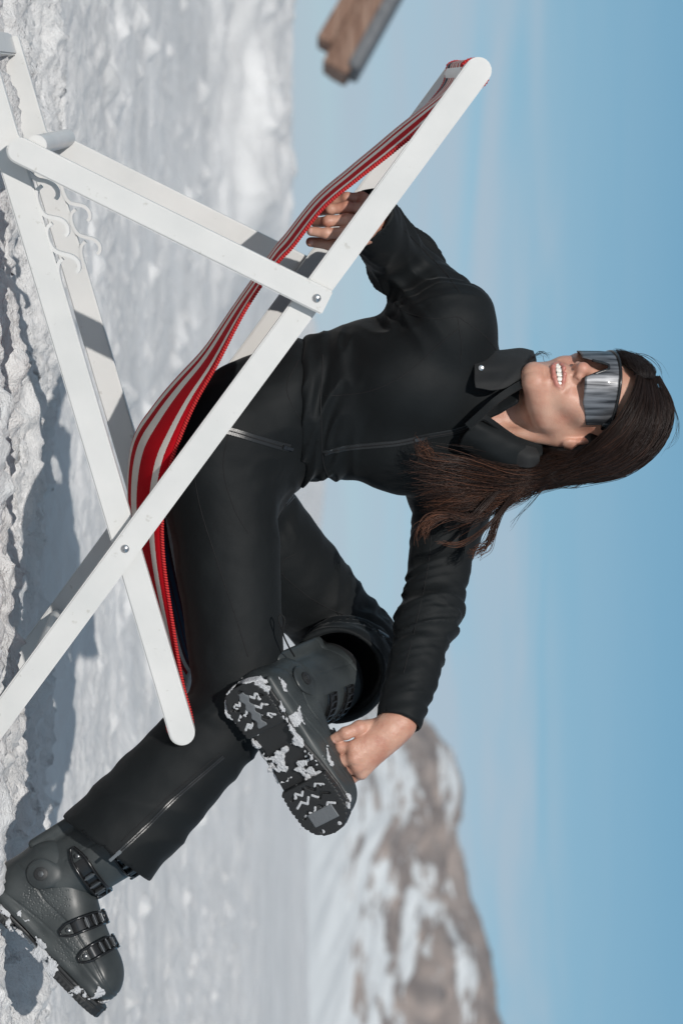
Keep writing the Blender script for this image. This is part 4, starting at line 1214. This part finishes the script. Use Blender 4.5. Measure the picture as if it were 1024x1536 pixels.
def make_buckle(boot, f, c, ax, side, a_lat, a_med, size=1.0):
    # side +1/-1: lever on that side; angles measured from the top of the foot towards that side
    def at_(deg): return ring_frame(f, c, ax, (0, 0, 1) if abs(unit(ax)[2]) < .7 else (1, 0, 0), math.radians(deg)*sgn)
    ref = (0, 0, 1) if abs(unit(ax)[2]) < .7 else (1, 0, 0)
    axu = unit(ax); u = unit(np.asarray(ref, float)-axu*(np.asarray(ref, float)@axu)); v = np.cross(axu, u)
    sgn = 1 if v[1]*side > 0 else -1
    w = .017*size
    # strap over the front
    mb = MB(); Ps = []; Ns = []
    for deg in np.linspace(a_lat-6, -a_med, 26):
        p, n, t, a = at_(deg); Ps.append(p+n*.0015); Ns.append(n)
    ribbon(mb, np.array(Ps), np.array(Ns), w*1.15, .0022)
    st = mb.build('buckle_strap', M['buckle'], boot, angle=35)
    # toothed ladder on the far half
    mb = MB()
    for deg in np.linspace(-a_med+4, 4, 7):
        p, n, t, a = at_(deg); R = np.stack([t, a, n], 1)
        mb.box(p+n*.0052, (.0016, w*.42, .0022), R, .0006)
    for k in (-1, 1):
        mb.tube([at_(d_)[0]+at_(d_)[1]*.0058+at_(d_)[3]*k*w*.5 for d_ in np.linspace(-a_med, 8, 10)], .0018, 8)
    mb.build('buckle_ladder', M['buckle'], st, angle=35)
    # lever: long open loop with cross pieces
    mb = MB(); pts = []
    degs = np.linspace(10, a_lat+16, 12)
    for k in (-1, 1):
        q = []
        for i, d_ in enumerate(degs):
            p, n, t, a = at_(d_); s_ = math.sin(PI*i/11)
            q.append(p+n*(.0062+.0035*s_)+a*k*w*(.50*(0.35+.65*min(1, 1.6*s_))))
        pts.append(q)
    mb.tube(pts[0]+pts[1][::-1]+[pts[0][0]], .0023, 8)
    mb.build('buckle_lever', M['buckle'], st, angle=50)
    mb = MB()
    for d_ in (a_lat*.45, a_lat*.62, a_lat*.30):
        p, n, t, a = at_(d_); R = np.stack([t, a, n], 1); mb.box(p+n*.0066, (.0034, w*.34, .0032), R, .0012)
        mb.tube([p+n*.0085-a*w*.42, p+n*.0085+a*w*.42], .0019, 8)
    mb.tube([at_(a_lat*.25)[0]+at_(a_lat*.25)[1]*.008+at_(a_lat*.25)[3]*k*.3 for k in (-w, w)], .0024, 10)
    mb.build('buckle_hinge', M['buckle2'], st, angle=35)
    mb = MB(); p, n, t, a = at_(a_lat+2); mb.tube([p-n*.001, p+n*.0035, p+n*.0045], [.0045, .0042, .002], 14)
    mb.build('rivet', M['buckle2'], st, angle=35)
def make_boot(label, cat, origin, X, Z, side, seed, group, extra_snow=0.0):
    X = unit(X); Z = unit(np.asarray(Z)-X*(np.asarray(Z)@X)); Y = np.cross(Z, X)
    root = empty('ski_boot', (0, 0, 0)); tag(root, label, cat, group)
    res = 0.0021 if not globals().get('DRAFT') else 0.004
    lo, hi = (-.03, -.075, -.01), (.32, .075, .16)
    sh = sdf_obj('shell', boot_shell, lo, hi, res, M['shell'], root)
    cu = sdf_obj('cuff', boot_cuff, (-.03, -.09, .07), (.22, .09, .32), res, M['shell'], root)
    for o in (sh, cu):
        n = len(o.data.vertices); v = np.zeros(n*3, dtype=np.float32); o.data.vertices.foreach_get('co', v); v = v.reshape(-1, 3)
        pt = smoothstep(.046, .034, np.sqrt((v[:, 0]-.098)**2+(v[:, 2]-.085)**2)) if o is sh else np.zeros(n)
        if o is sh: pt = np.maximum(pt, smoothstep(.035, .02, np.sqrt((v[:, 0]-.19)**2+((v[:, 2]-.055))**2)))*smoothstep(.03, .036, np.abs(v[:, 1]))
        a_ = o.data.attributes.new('tint', 'FLOAT', 'POINT'); a_.data.foreach_set('value', pt.astype(np.float32))
    sdf_obj('liner', boot_liner, (-.02, -.08, .09), (.22, .08, .34), 0.003, M['liner'], root)
    so_ = sdf_obj('sole', boot_sole, (-.02, -.06, -.01), (.32, .06, .04), 0.0012 if not globals().get('DRAFT') else .0025, M['bootblack'], root)
    sdf_obj('sole_insert', insert_heel, (-.01, -.03, -.01), (.1, .03, .02), 0.0012, M['plate'], so_)
    sdf_obj('sole_insert', insert_toe, (.23, -.04, -.01), (.3, .04, .02), 0.0015, M['plate'], so_)
    cs_ = sdf_obj('caked_snow', lambda P: np.minimum(sole_snow(P, seed, 0.0), shell_snow(P, seed+40)+extra_snow), (-.03, -.07, -.012), (.325, .07, .10), 0.0014 if not globals().get('DRAFT') else .003, M['clump'], root)
    cs_['kind'] = 'stuff'
    # ankle pivot
    for s_ in (-1, 1):
        mb = MB(); p = np.array([.064, s_*.0575, .108]); y = np.array([0, s_, 0])
        mb.tube([p-y*.002, p+y*.0035, p+y*.0042], [.0115, .0115, .0100], 24); pv = mb.build('ankle_pivot', M['bootblack'], cu, angle=35)
        mb = MB(); mb.tube([p+y*.003, p+y*.0055, p+y*.006], [.0055, .0052, .003], 6); mb.build('pivot_screw', M['buckle2'], cu, angle=20)
    both_ = lambda P: np.minimum(boot_shell(P), boot_cuff(P))
    def cuff_solid(P):
        q = P.copy(); q[:, 1] *= 1.10
        return cone(q, (.080, 0, .105), (.125, 0, .300), .0595, .066)
    ca = np.array([.045, 0, .195])
    make_buckle(root, boot_shell, (.210, 0, .052), (1, 0, -.30), side, 74, 55, 1.35)
    make_buckle(root, boot_shell, (.158, 0, .062), (1, 0, -.42), side, 74, 55, 1.35)
    make_buckle(root, cuff_solid, (.094, 0, .170), ca, side, 96, 64, 1.4)
    make_buckle(root, cuff_solid, (.109, 0, .232), ca, side, 96, 64, 1.4)
    # power strap round the top of the liner
    mb = MB(); Ps = []; Ns = []
    for deg in np.linspace(-180, 180, 50):
        p, n, t, a = ring_frame(boot_liner if False else (lambda P: cuff_solid(P)+.004), (.121, 0, .285), ca, (1, 0, 0), math.radians(deg)); Ps.append(p); Ns.append(n)
    ribbon(mb, np.array(Ps), np.array(Ns), .026, .002); mb.build('power_strap', M['bootblack'], root, angle=40)
    R = np.stack([X, Y, Z], 1)*BS_; mtx = Matrix([[*R[i], origin[i]] for i in range(3)]+[[0, 0, 0, 1]])
    root.matrix_basis = mtx
    return root, (lambda q: np.asarray(origin)+R@np.asarray(q, float))
G = 'ski boots worn by the woman'
bootR, bRf = make_boot('grey ski boot resting on its heel in the snow with toe raised', 'ski boot', oR, XR, ZR, sR, 3, G, 0.0012)
bootL, bLf = make_boot('grey ski boot crossed over the knee with its snow caked sole showing', 'ski boot', oL, XL, ZL, -vL, 17, G, 0.0012)
# ------------------------------------------------------------------ shield sunglasses (head coordinates)
gl = MB()
def lens_y(x, z): return .1195-5.2*x*x-95*abs(x)**3*1.2-0.06*abs(z-.02)
xs = np.linspace(-.0705, .0705, 61)
def lens_top(x): return .0425-1.2*x*x*1.2
def lens_bot(x):
    a = abs(x)
    b = -.0165-.003*math.sin(min(1, a/.045)*PI)
    nose = .0235-1.35*max(0, a-.0045)*2.0 if a > .0045 else .0235
    side = -.0165+max(0, a-.052)*.6
    return max(min(nose, .0235), max(b, side)) if a < .03 else max(b, side)
rows_ = 14; Vg = []
for x in xs:
    t, b_ = lens_top(x), lens_bot(x)
    for k in range(rows_+1):
        z = b_+(t-b_)*k/rows_; Vg.append(hw((x, lens_y(x, z), z)))
nx = len(xs); Fg_ = [(i*(rows_+1)+k, (i+1)*(rows_+1)+k, (i+1)*(rows_+1)+k+1, i*(rows_+1)+k+1) for i in range(nx-1) for k in range(rows_)]
glasses = empty('sunglasses', hw((0, .1, .02))); tag(glasses, 'frameless mirrored grey shield sunglasses worn on the face', 'sunglasses')
m, nt, b = new_mat('mirror_lens_painted_streaks'); setp(b, rough=0.45, metal=0.55, coat=0.15, coat_rough=0.08)
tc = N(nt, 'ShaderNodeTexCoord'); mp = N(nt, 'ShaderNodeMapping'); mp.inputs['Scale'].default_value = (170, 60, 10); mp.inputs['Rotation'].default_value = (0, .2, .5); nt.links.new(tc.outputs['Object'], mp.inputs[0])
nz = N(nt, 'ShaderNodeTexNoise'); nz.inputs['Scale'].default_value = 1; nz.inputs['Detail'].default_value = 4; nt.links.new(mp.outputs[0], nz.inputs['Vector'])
r = ramp(nt, nz.outputs['Fac'], [(0.36, (0.03, 0.032, 0.037)), (0.64, (0.23, 0.235, 0.25))]); nt.links.new(r.outputs[0], b.inputs['Base Color'])  # light and dark streaks painted into the colour as reflected scenery
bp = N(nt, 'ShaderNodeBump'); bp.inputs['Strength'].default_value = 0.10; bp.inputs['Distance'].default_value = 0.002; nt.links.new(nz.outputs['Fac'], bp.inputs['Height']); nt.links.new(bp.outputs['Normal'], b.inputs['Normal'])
M['lens'] = m
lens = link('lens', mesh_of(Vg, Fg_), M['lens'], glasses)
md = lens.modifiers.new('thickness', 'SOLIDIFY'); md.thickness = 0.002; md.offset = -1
M['frame'] = mat_simple('black_frame_plastic', (0.012, 0.013, 0.014), 0.25)
mb = MB(); mb.tube([hw((x, lens_y(x, .04)+.0004, lens_top(x)+.0008)) for x in xs], .0027, 10); mb.build('top_frame', M['frame'], glasses)
mb = MB(); mb.tube([hw((x, lens_y(x, lens_bot(x))-.002, lens_bot(x)+.0012)) for x in np.linspace(-.014, .014, 21)], .0026, 8); mb.build('nose_pad', M['frame'], glasses)
for s_ in (-1, 1):
    mb = MB()
    pts = spline([(s_*.070, lens_y(.070, .03)+.002, .030), (s_*.0755, .050, .030), (s_*.0765, .020, .026), (s_*.077, -.012, .020), (s_*.076, -.030, -.002)], 20)
    Pn = [hw(p) for p in pts]; nn = [lef*s_]*len(Pn)
    ribbon(mb, np.array(Pn), np.array(nn), .011, .0025)
    mb.box(hw((s_*.0715, lens_y(.0705, .03)-.002, .030)), (.0035, .007, .010), HM, .0015)
    mb.build('temple_arm', M['frame'], glasses, angle=40)

# ------------------------------------------------------------------ hair
def hair_base(P):
    A = hl(P)
    d = ell(A, (0, -.018, .046), (.081, .101, .087))
    d = smin(d, ell(A, (0.012, -.050, -.005), (.068, .060, .080)), 0.03)
    # keep the face and forehead clear
    face_cut = ell(A, (0.013, .102, -.010), (.060, .075, .086))
    d = smax(d, -face_cut, 0.006)
    d = smax(d, -ell(A, (.085, .012, -.022), (.030, .028, .034)), 0.006)
    return d-.0022*noise3(np.stack([A[:, 0]*30, A[:, 1]*90, A[:, 2]*60], 1), 9)
def fall_base(P):                                      # the dark mass inside the lock that falls on the shoulder
    d = chain(P, [W(880, 672, 3.985), W(835, 695, 3.985), W(800, 714, 4.0), W(775, 724, 4.0)], [.034, .016, .011, .006], 0.02)
    return d
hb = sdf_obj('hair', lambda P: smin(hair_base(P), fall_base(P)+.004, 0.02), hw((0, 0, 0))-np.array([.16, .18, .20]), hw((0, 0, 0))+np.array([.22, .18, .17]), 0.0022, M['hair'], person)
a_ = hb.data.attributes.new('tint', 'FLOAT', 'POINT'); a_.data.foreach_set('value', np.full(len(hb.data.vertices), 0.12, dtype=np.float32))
sets = [  # guides from the parting: front edge -> outer outline, (photo x, photo y, depth)
 [(958,563,3.915),(948,590,3.900),(930,622,3.895),(906,650,3.900),(876,678,3.925),(845,694,3.955),(805,704,3.975),(762,704,3.965),(705,682,3.935),(640,664,3.925)],
 [(964,566,3.925),(958,605,3.900),(935,645,3.892),(902,672,3.902),(868,690,3.930),(835,701,3.955),(800,710,3.975),(755,714,3.965),(690,700,3.935),(606,692,3.925)],
 [(970,566,3.94),(972,615,3.905),(950,662,3.905),(912,690,3.915),(872,701,3.940),(838,708,3.960),(800,716,3.980),(752,724,3.970),(685,722,3.945),(618,728,3.94)],
 [(976,566,3.95),(987,615,3.925),(968,668,3.925),(925,700,3.935),(880,710,3.955),(842,714,3.975),(800,721,3.990),(752,736,3.985),(690,748,3.96),(640,758,3.97)],
 [(982,566,3.97),(1000,612,3.955),(985,662,3.955),(938,704,3.965),(886,715,3.98),(842,718,3.99),(800,727,4.00),(755,750,3.995),(700,768,3.975),(632,776,3.99)],
 [(988,566,3.99),(1008,612,3.99),(995,664,3.99),(945,706,4.0),(886,718,4.01),(842,721,4.01),(800,731,4.015),(758,758,4.00),(728,780,3.985),(690,806,3.99)],
]
GP = np.array([[W(*p) for p in s_] for s_ in sets])
GS = np.array([spline(g_, 34) for g_ in GP])
def strands(Ptab, n, r0, jit, tint_lo, tint_hi, push=True, tmax=(0.8, 1.0), seed=0, clump=36):
    rg = np.random.default_rng(seed); V_ = []; F_ = []; T_ = []; base = 0
    m = Ptab.shape[1]; K_ = Ptab.shape[0]
    cl = rg.random(clump)
    w = rg.random(n)*(K_-1)
    ci = rg.integers(0, clump, n); cw = cl[ci]*(K_-1)
    allP = []
    ts = np.linspace(0, 1, m)
    for i in range(n):
        ww = w[i]*(1-ts**1.5*0.75)+cw[i]*ts**1.5*0.75
        i0 = np.clip(ww.astype(int), 0, K_-2); fr_ = (ww-i0)[:, None]
        P = Ptab[i0, np.arange(m)]*(1-fr_)+Ptab[i0+1, np.arange(m)]*fr_
        off = rg.normal(0, 1, 3)*jit
        ph = rg.random(3)*6.28; fq = rg.uniform(.6, 1.6)
        wave = np.stack([np.sin(ts*6.28*fq+ph[k]) for k in range(3)], 1)*jit*1.5
        P = P+off[None]*(0.35+0.65*ts[:, None])+wave*ts[:, None]**1.3*2.0
        cw_ = cl[ci[i]]*40; sw = smoothstep(.45, .8, ts)*.0045
        P = P+np.stack([np.sin(ts*13+cw_)*sw, np.cos(ts*11+cw_*1.7)*sw*.5, np.sin(ts*9+cw_*.6)*sw*.5], 1)*(1 if push else 0.4)
        L_ = rg.uniform(*tmax); k = max(6, int(m*L_))
        idx = np.linspace(0, (m-1)*L_, m); P = np.stack([np.interp(idx, np.arange(m), P[:, c]) for c in range(3)], 1)
        allP.append(P)
    allP = np.array(allP)
    if push:
        Q = allP.reshape(-1, 3)
        for _ in range(2):
            v = hair_base(Q); e = .002
            gr_ = np.stack([hair_base(Q+np.array(d_)*e)-hair_base(Q-np.array(d_)*e) for d_ in ((1, 0, 0), (0, 1, 0), (0, 0, 1))], 1)
            gr_ /= np.linalg.norm(gr_, axis=1)[:, None]+1e-9
            tgt = 0.0008+0.0035*np.repeat(rg.random(n), m)
            hd_ = np.tile(smoothstep(0.62, 0.42, ts), n)        # only over the head
            mv = np.where(v < tgt, tgt-v, np.where(v < .02, (tgt-v)*0.6, 0))*hd_
            Q = Q+gr_*mv[:, None]
        allP = Q.reshape(n, m, 3)
    T = np.gradient(allP, axis=1); T /= np.linalg.norm(T, axis=2)[..., None]+1e-12
    A_ = np.cross(T, np.array([0.2, -0.9, 0.3])); A_ /= np.linalg.norm(A_, axis=2)[..., None]+1e-12
    B_ = np.cross(T, A_)
    rad = r0*(0.5+rg.random(n))[:, None]*(1-0.75*ts[None]**2.5)*(np.minimum(1, 0.4+ts*4))[None]
    ang = np.arange(3)*2*PI/3
    Vt = allP[:, :, None]+rad[..., None, None]*(np.cos(ang)[None, None, :, None]*A_[:, :, None]*1.6+np.sin(ang)[None, None, :, None]*B_[:, :, None]*.7)
    s_, i_, k_ = np.meshgrid(np.arange(n), np.arange(m-1), np.arange(3), indexing='ij')
    b0 = s_*m*3
    Ft = np.stack([b0+i_*3+k_, b0+i_*3+(k_+1) % 3, b0+(i_+1)*3+(k_+1) % 3, b0+(i_+1)*3+k_], -1).reshape(-1, 4)
    clt = rg.random(clump)
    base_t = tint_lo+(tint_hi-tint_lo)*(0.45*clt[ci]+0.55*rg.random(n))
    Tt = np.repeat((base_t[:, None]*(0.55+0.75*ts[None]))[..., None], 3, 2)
    return Vt.reshape(-1, 3), Ft, Tt.reshape(-1)
def add_strands(name, parts, parent):
    V_, F_, T_, n = [], [], [], 0
    for v, f, t in parts: V_.append(v); F_.append(f+n); T_.append(t); n += len(v)
    me = mesh_np(np.concatenate(V_), np.concatenate(F_))
    a_ = me.attributes.new('tint', 'FLOAT', 'POINT'); a_.data.foreach_set('value', np.clip(np.concatenate(T_), 0, 1).astype(np.float32))
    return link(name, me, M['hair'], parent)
parts_ = [strands(GS, 3000, .00040, .0038, 0.05, 0.95, seed=1, tmax=(0.72, 1.0), clump=44),
          strands(GS[:, :26], 2000, .00042, .0035, 0.05, 0.75, seed=2, tmax=(0.7, 1.0), clump=60)]
# curling lock ends and stray hairs
curl = [[(760,715,3.97),(720,760,3.95),(700,775,3.95),(672,770,3.95),(650,775,3.95),(632,790,3.95),(626,806,3.955)],
        [(770,735,3.98),(740,775,3.96),(712,800,3.955),(690,812,3.955),(668,814,3.955),(650,810,3.955)],
        [(775,738,4.0),(750,762,3.98),(738,790,3.97),(728,815,3.97),(712,826,3.97),(706,830,3.97)],
        [(740,712,3.95),(690,690,3.93),(655,690,3.925),(640,680,3.925),(632,672,3.925),(630,662,3.925)]]
for k, c in enumerate(curl):
    g0 = spline([W(*p) for p in c], 26); g1 = g0+np.array([.006, 0, .004])
    parts_.append(strands(np.array([g0, g1]), (70, 16, 60, 90)[k], .0004, (.0035, .0012, .003, .004)[k], 0.4, 1.0, push=False, seed=10+k, clump=6))
behind = [[(880,668,3.925),(862,690,3.93),(842,694,3.945),(815,700,3.965),(790,706,3.975),(765,706,3.97)],
          [(868,676,3.925),(850,684,3.935),(835,685,3.95),(815,692,3.965),(795,700,3.975),(770,702,3.97)],
          [(850,678,3.95),(838,680,3.955),(825,682,3.965),(810,690,3.975),(790,698,3.98),(770,702,3.975)]]
BS = np.array([spline([W(*p) for p in s_], 20) for s_ in behind])
parts_.append(strands(BS, 500, .00045, .003, 0.1, 0.75, push=False, seed=60, clump=16, tmax=(.85, 1.0)))
stray = [[(870,705,3.97),(848,716,3.95),(834,722,3.94),(826,713,3.94),(838,705,3.945),(850,700,3.95)],
         [(880,716,3.99),(862,730,3.98),(840,728,3.98),(828,722,3.98)],
         [(840,716,3.99),(805,735,3.99),(785,748,3.99),(770,752,3.99)],
         [(835,708,3.97),(800,745,3.97),(775,775,3.97),(760,800,3.97)],
         [(1006,600,3.99),(1014,630,3.98),(1010,655,3.98),(990,680,3.98)],
         [(935,535,3.98),(960,530,3.99),(985,545,4.0),(1000,570,4.0)],
         [(790,540,3.94),(806,528,3.94),(818,530,3.93),(826,540,3.92)],
         [(785,545,3.94),(802,532,3.94),(812,533,3.93),(822,543,3.92)]]
for k, c in enumerate(stray):
    g0 = spline([W(*p) for p in c], 26); g1 = g0+np.array([.003, 0, .003])
    parts_.append(strands(np.array([g0, g1]), 5, .00028, .0018, 0.1, 0.6, push=False, seed=30+k, clump=3))
# far side of the parting: short sweep down behind the temple
far_ = [[(962,566,3.915),(956,560,3.915),(948,552,3.92),(938,543,3.935),(922,535,3.96)],
        [(968,566,3.92),(968,557,3.925),(960,548,3.935),(946,539,3.955),(922,532,3.985)],
        [(980,567,3.94),(983,558,3.95),(974,546,3.97),(952,537,3.99),(922,532,4.01)]]
FS = np.array([spline([W(*p) for p in s_], 20) for s_ in far_])
parts_.append(strands(FS, 700, .00045, .002, 0.05, 0.4, seed=50, clump=20, tmax=(.9, 1.0)))
add_strands('hair_strands', parts_, hb)

# ------------------------------------------------------------------ collar, seams, zips
nb = W(738, 629, 4.045); ntp = W(806, 628, 4.02)
nax = unit(ntp-nb)
def collar(P):
    q = P-nb; s_ = q@nax; r = q-s_[:, None]*nax
    a = math.radians(30)
    lx = r[:, 0]*math.cos(a)+r[:, 1]*math.sin(a); ly = r[:, 0]*math.sin(a)-r[:, 1]*math.cos(a)
    R_ = np.interp(s_, [-.02, 0, .03, .075], [.080, .076, .074, .080])
    rad = np.sqrt((lx/1.05)**2+(ly)**2)
    d = np.abs(rad-R_)-.0035
    d = smax(d, np.abs(s_-.026)-.038, 0.004)
    ang = np.arctan2(lx, ly)                            # 0 at the front
    op = 0.42+np.clip(s_, -.02, .08)*7.0
    d = smax(d, (op-np.abs(ang-0.05))*.07, 0.004)
    return d-.0012*noise3(P*40, 31)
cl_ = sdf_obj('collar', collar, nb-.13, nb+np.array([.13, .13, .11]), 0.0024, M['cloth'], jk)
def patch(name, rows, mat, parent, th, nu=26, nv=18):   # flap from a grid of points (photo x, y, depth)
    R_ = np.array([spline([W(*p) for p in r_], nu) for r_ in rows])
    G_ = np.array([spline(R_[:, i], nv) for i in range(nu)])
    V_ = G_.reshape(-1, 3)+0.0032*np.stack([noise3(G_.reshape(-1, 3)*np.array([50, 50, 24]), 3)*k_ for k_ in (.3, 1, .3)], 1)
    F_ = [(i*nv+j, (i+1)*nv+j, (i+1)*nv+j+1, i*nv+j+1) for i in range(nu-1) for j in range(nv-1)]
    o = link(name, mesh_of(V_, F_), mat, parent); md = o.modifiers.new('t', 'SOLIDIFY'); md.thickness = th; md.offset = 0
    bv = o.modifiers.new('b', 'BEVEL'); bv.width = th*.4; bv.segments = 2; bv.limit_method = 'ANGLE'
    return o
fl = patch('collar_flap', [[(712,533,3.955),(735,528,3.965),(757,525,3.98),(780,523,3.985),(799,527,3.985)],
                           [(711,552,3.928),(735,550,3.935),(757,547,3.94),(782,543,3.945),(804,543,3.955)],
                           [(711,570,3.915),(733,570,3.918),(755,566,3.922),(773,560,3.925),(794,556,3.94)],
                           [(713,582,3.912),(725,584,3.912),(738,586,3.912),(758,582,3.915),(778,570,3.925)]], M['fleece'], jk, .0035)
fl2 = patch('collar_flap', [[(758,668,3.975),(772,664,3.965),(790,668,3.96),(803,672,3.965)],
                            [(756,680,3.965),(772,680,3.955),(790,684,3.953),(809,686,3.96)],
                            [(760,696,3.97),(775,700,3.965),(792,702,3.96),(806,698,3.965)]], M['fleece'], jk, .0035)
patch('collar_side', [[(716,628,3.935),(742,640,3.945),(775,655,3.96),(812,668,3.98)],
                      [(708,638,3.928),(738,653,3.935),(772,670,3.95),(812,685,3.97)],
                      [(696,652,3.935),(728,670,3.94),(764,690,3.955),(798,702,3.98)],
                      [(688,668,3.95),(718,686,3.96),(752,704,3.97),(785,712,3.99)]], M['cloth'], jk, .004)
mb = MB(); p = W(721, 552, 3.926); mb.tube([p+np.array([0, .002, 0]), p-np.array([0, .003, 0]), p-np.array([0, .004, 0])], [.0046, .0044, .002], 18)
mb.build('snap_button', M['steel'], fl, angle=40)
# inner placket bands of the open collar
bvj = bvh_of([jk])
def seam(px, parent, bvh, r=.0007, mat='seam', n=60, name='seam', lift=0.0002):
    P, Nn = surf_line(bvh, px, n, lift)
    if len(P) < 3: return
    mb = MB(); mb.tube(P, r, 6); return mb.build(name, M[mat], parent)
def zipper(px, parent, bvh, w=.008, n=70, name='zip', pull=None, mat='zip'):
    P, Nn = surf_line(bvh, px, n, .0006)
    if len(P) < 3: return
    mb = MB(); ribbon(mb, P, Nn, w, .0010); z = mb.build(name, M[mat], parent, angle=40)
    mb = MB(); mb.tube(P+Nn*.0012, .0009, 6); mb.build('zip_teeth', M['seam'], z)
    if pull is not None:
        k = int(pull*(len(P)-1)); p, n_ = P[k], Nn[k]; t = unit(P[min(k+1, len(P)-1)]-P[max(k-1, 0)]); s_ = np.cross(n_, t)
        R = np.stack([t, s_, n_], 1)
        mb = MB(); mb.box(p+n_*.0028, (.0045, .0032, .0018), R, .0008); mb.box(p+n_*.0042+t*.011, (.0085, .0026, .0009), R, .0006)
        mb.build('zip_pull', M['zipm'], z, angle=40)
def edge_band(rows, w=.010):
    P = spline([W(*p) for p in rows], 40); Nn = np.tile(np.array([-.25, -.95, .15]), (40, 1)); Nn /= np.linalg.norm(Nn[0])
    mb = MB(); ribbon(mb, P, Nn, w, .003); mb.build('placket', M['cloth'], jk, angle=40)
edge_band([(786,574,3.93),(765,586,3.915),(742,602,3.91),(722,620,3.915),(700,640,3.925)], .013)
edge_band([(775,660,3.965),(757,648,3.955),(738,634,3.935),(722,626,3.925),(702,642,3.927)], .010)
seam([(748,532),(728,505),(694,480),(684,475),(650,478),(612,470),(592,458)], jk, bvj)
seam([(686,475),(688,490),(692,520),(690,545)], jk, bvj)
seam([(688,492),(655,520),(610,560),(560,585),(520,592),(485,594)], jk, bvj)
seam([(484,532),(483,560),(481,600),(482,640),(484,690),(492,716)], jk, bvj, r=.0011)
seam([(665,690),(640,705),(600,718)], jk, bvj)
seam([(640,760),(646,800),(640,860),(625,930),(605,1010)], jk, bvj)
seam([(606,345),(640,380),(668,410),(690,440)], jk, bvj)
zipper([(486,680),(520,672),(560,668),(600,664),(640,655),(680,648),(705,640)], jk, bvj, w=.011, pull=.62)
zipper([(690,662),(715,655),(740,660),(757,664)], jk, bvj, w=.007, name='zip')
bvt = bvh_of([tr])
seam([(462,528),(462,580),(463,640),(466,700),(462,730)], tr, bvt, r=.0012)
seam([(288,690),(300,760),(325,840),(352,920),(372,985)], tr, bvt)
seam([(445,830),(405,850),(420,860),(470,900),(540,935)], tr, bvt)
seam([(345,640),(335,700),(350,760),(372,800)], tr, bvt)
seam([(448,540),(430,580),(445,620),(470,650)], tr, bvt)
seam([(440,742),(415,765),(385,790),(368,800)], tr, bvt)
zipper([(318,640),(350,648),(390,660),(418,668),(434,672)], tr, bvt, w=.014, name='pocket_zip', pull=.86)
zipper([(440,745),(420,765),(395,782),(372,796)], tr, bvt, w=.006, name='pocket_zip')
zipper([(335,1135),(300,1165),(260,1200),(220,1240),(190,1268),(172,1284)], tr, bvt, w=.007, name='hem_zip', pull=.93)
seam([(330,1130),(292,1162),(252,1196),(212,1234),(182,1262)], tr, bvt)
zipper([(545,938),(560,945),(575,955),(585,965)], tr, bvt, w=.006, name='hem_zip', pull=.5)
# cuff bands
for w_, e_ in ((wrL, elL),):
    t = unit(w_-e_)
    for k, (o_, r_) in enumerate(((.018, .0425), (.024, .0432))):
        c = w_-t*o_; u_ = unit(np.cross(t, (0, 0, 1))); v_ = np.cross(t, u_)
# pull cord hanging from the left hem
mb = MB(); mb.tube(spline([W(425,948,3.93), W(418,930,3.925), W(421,922,3.925), W(427,930,3.925), W(424,948,3.93), W(432,968,3.94), W(442,985,3.96)], 40), .0014, 6)
mb.build('drawcord', M['cloth_dark'], tr)
print('TIMES done')
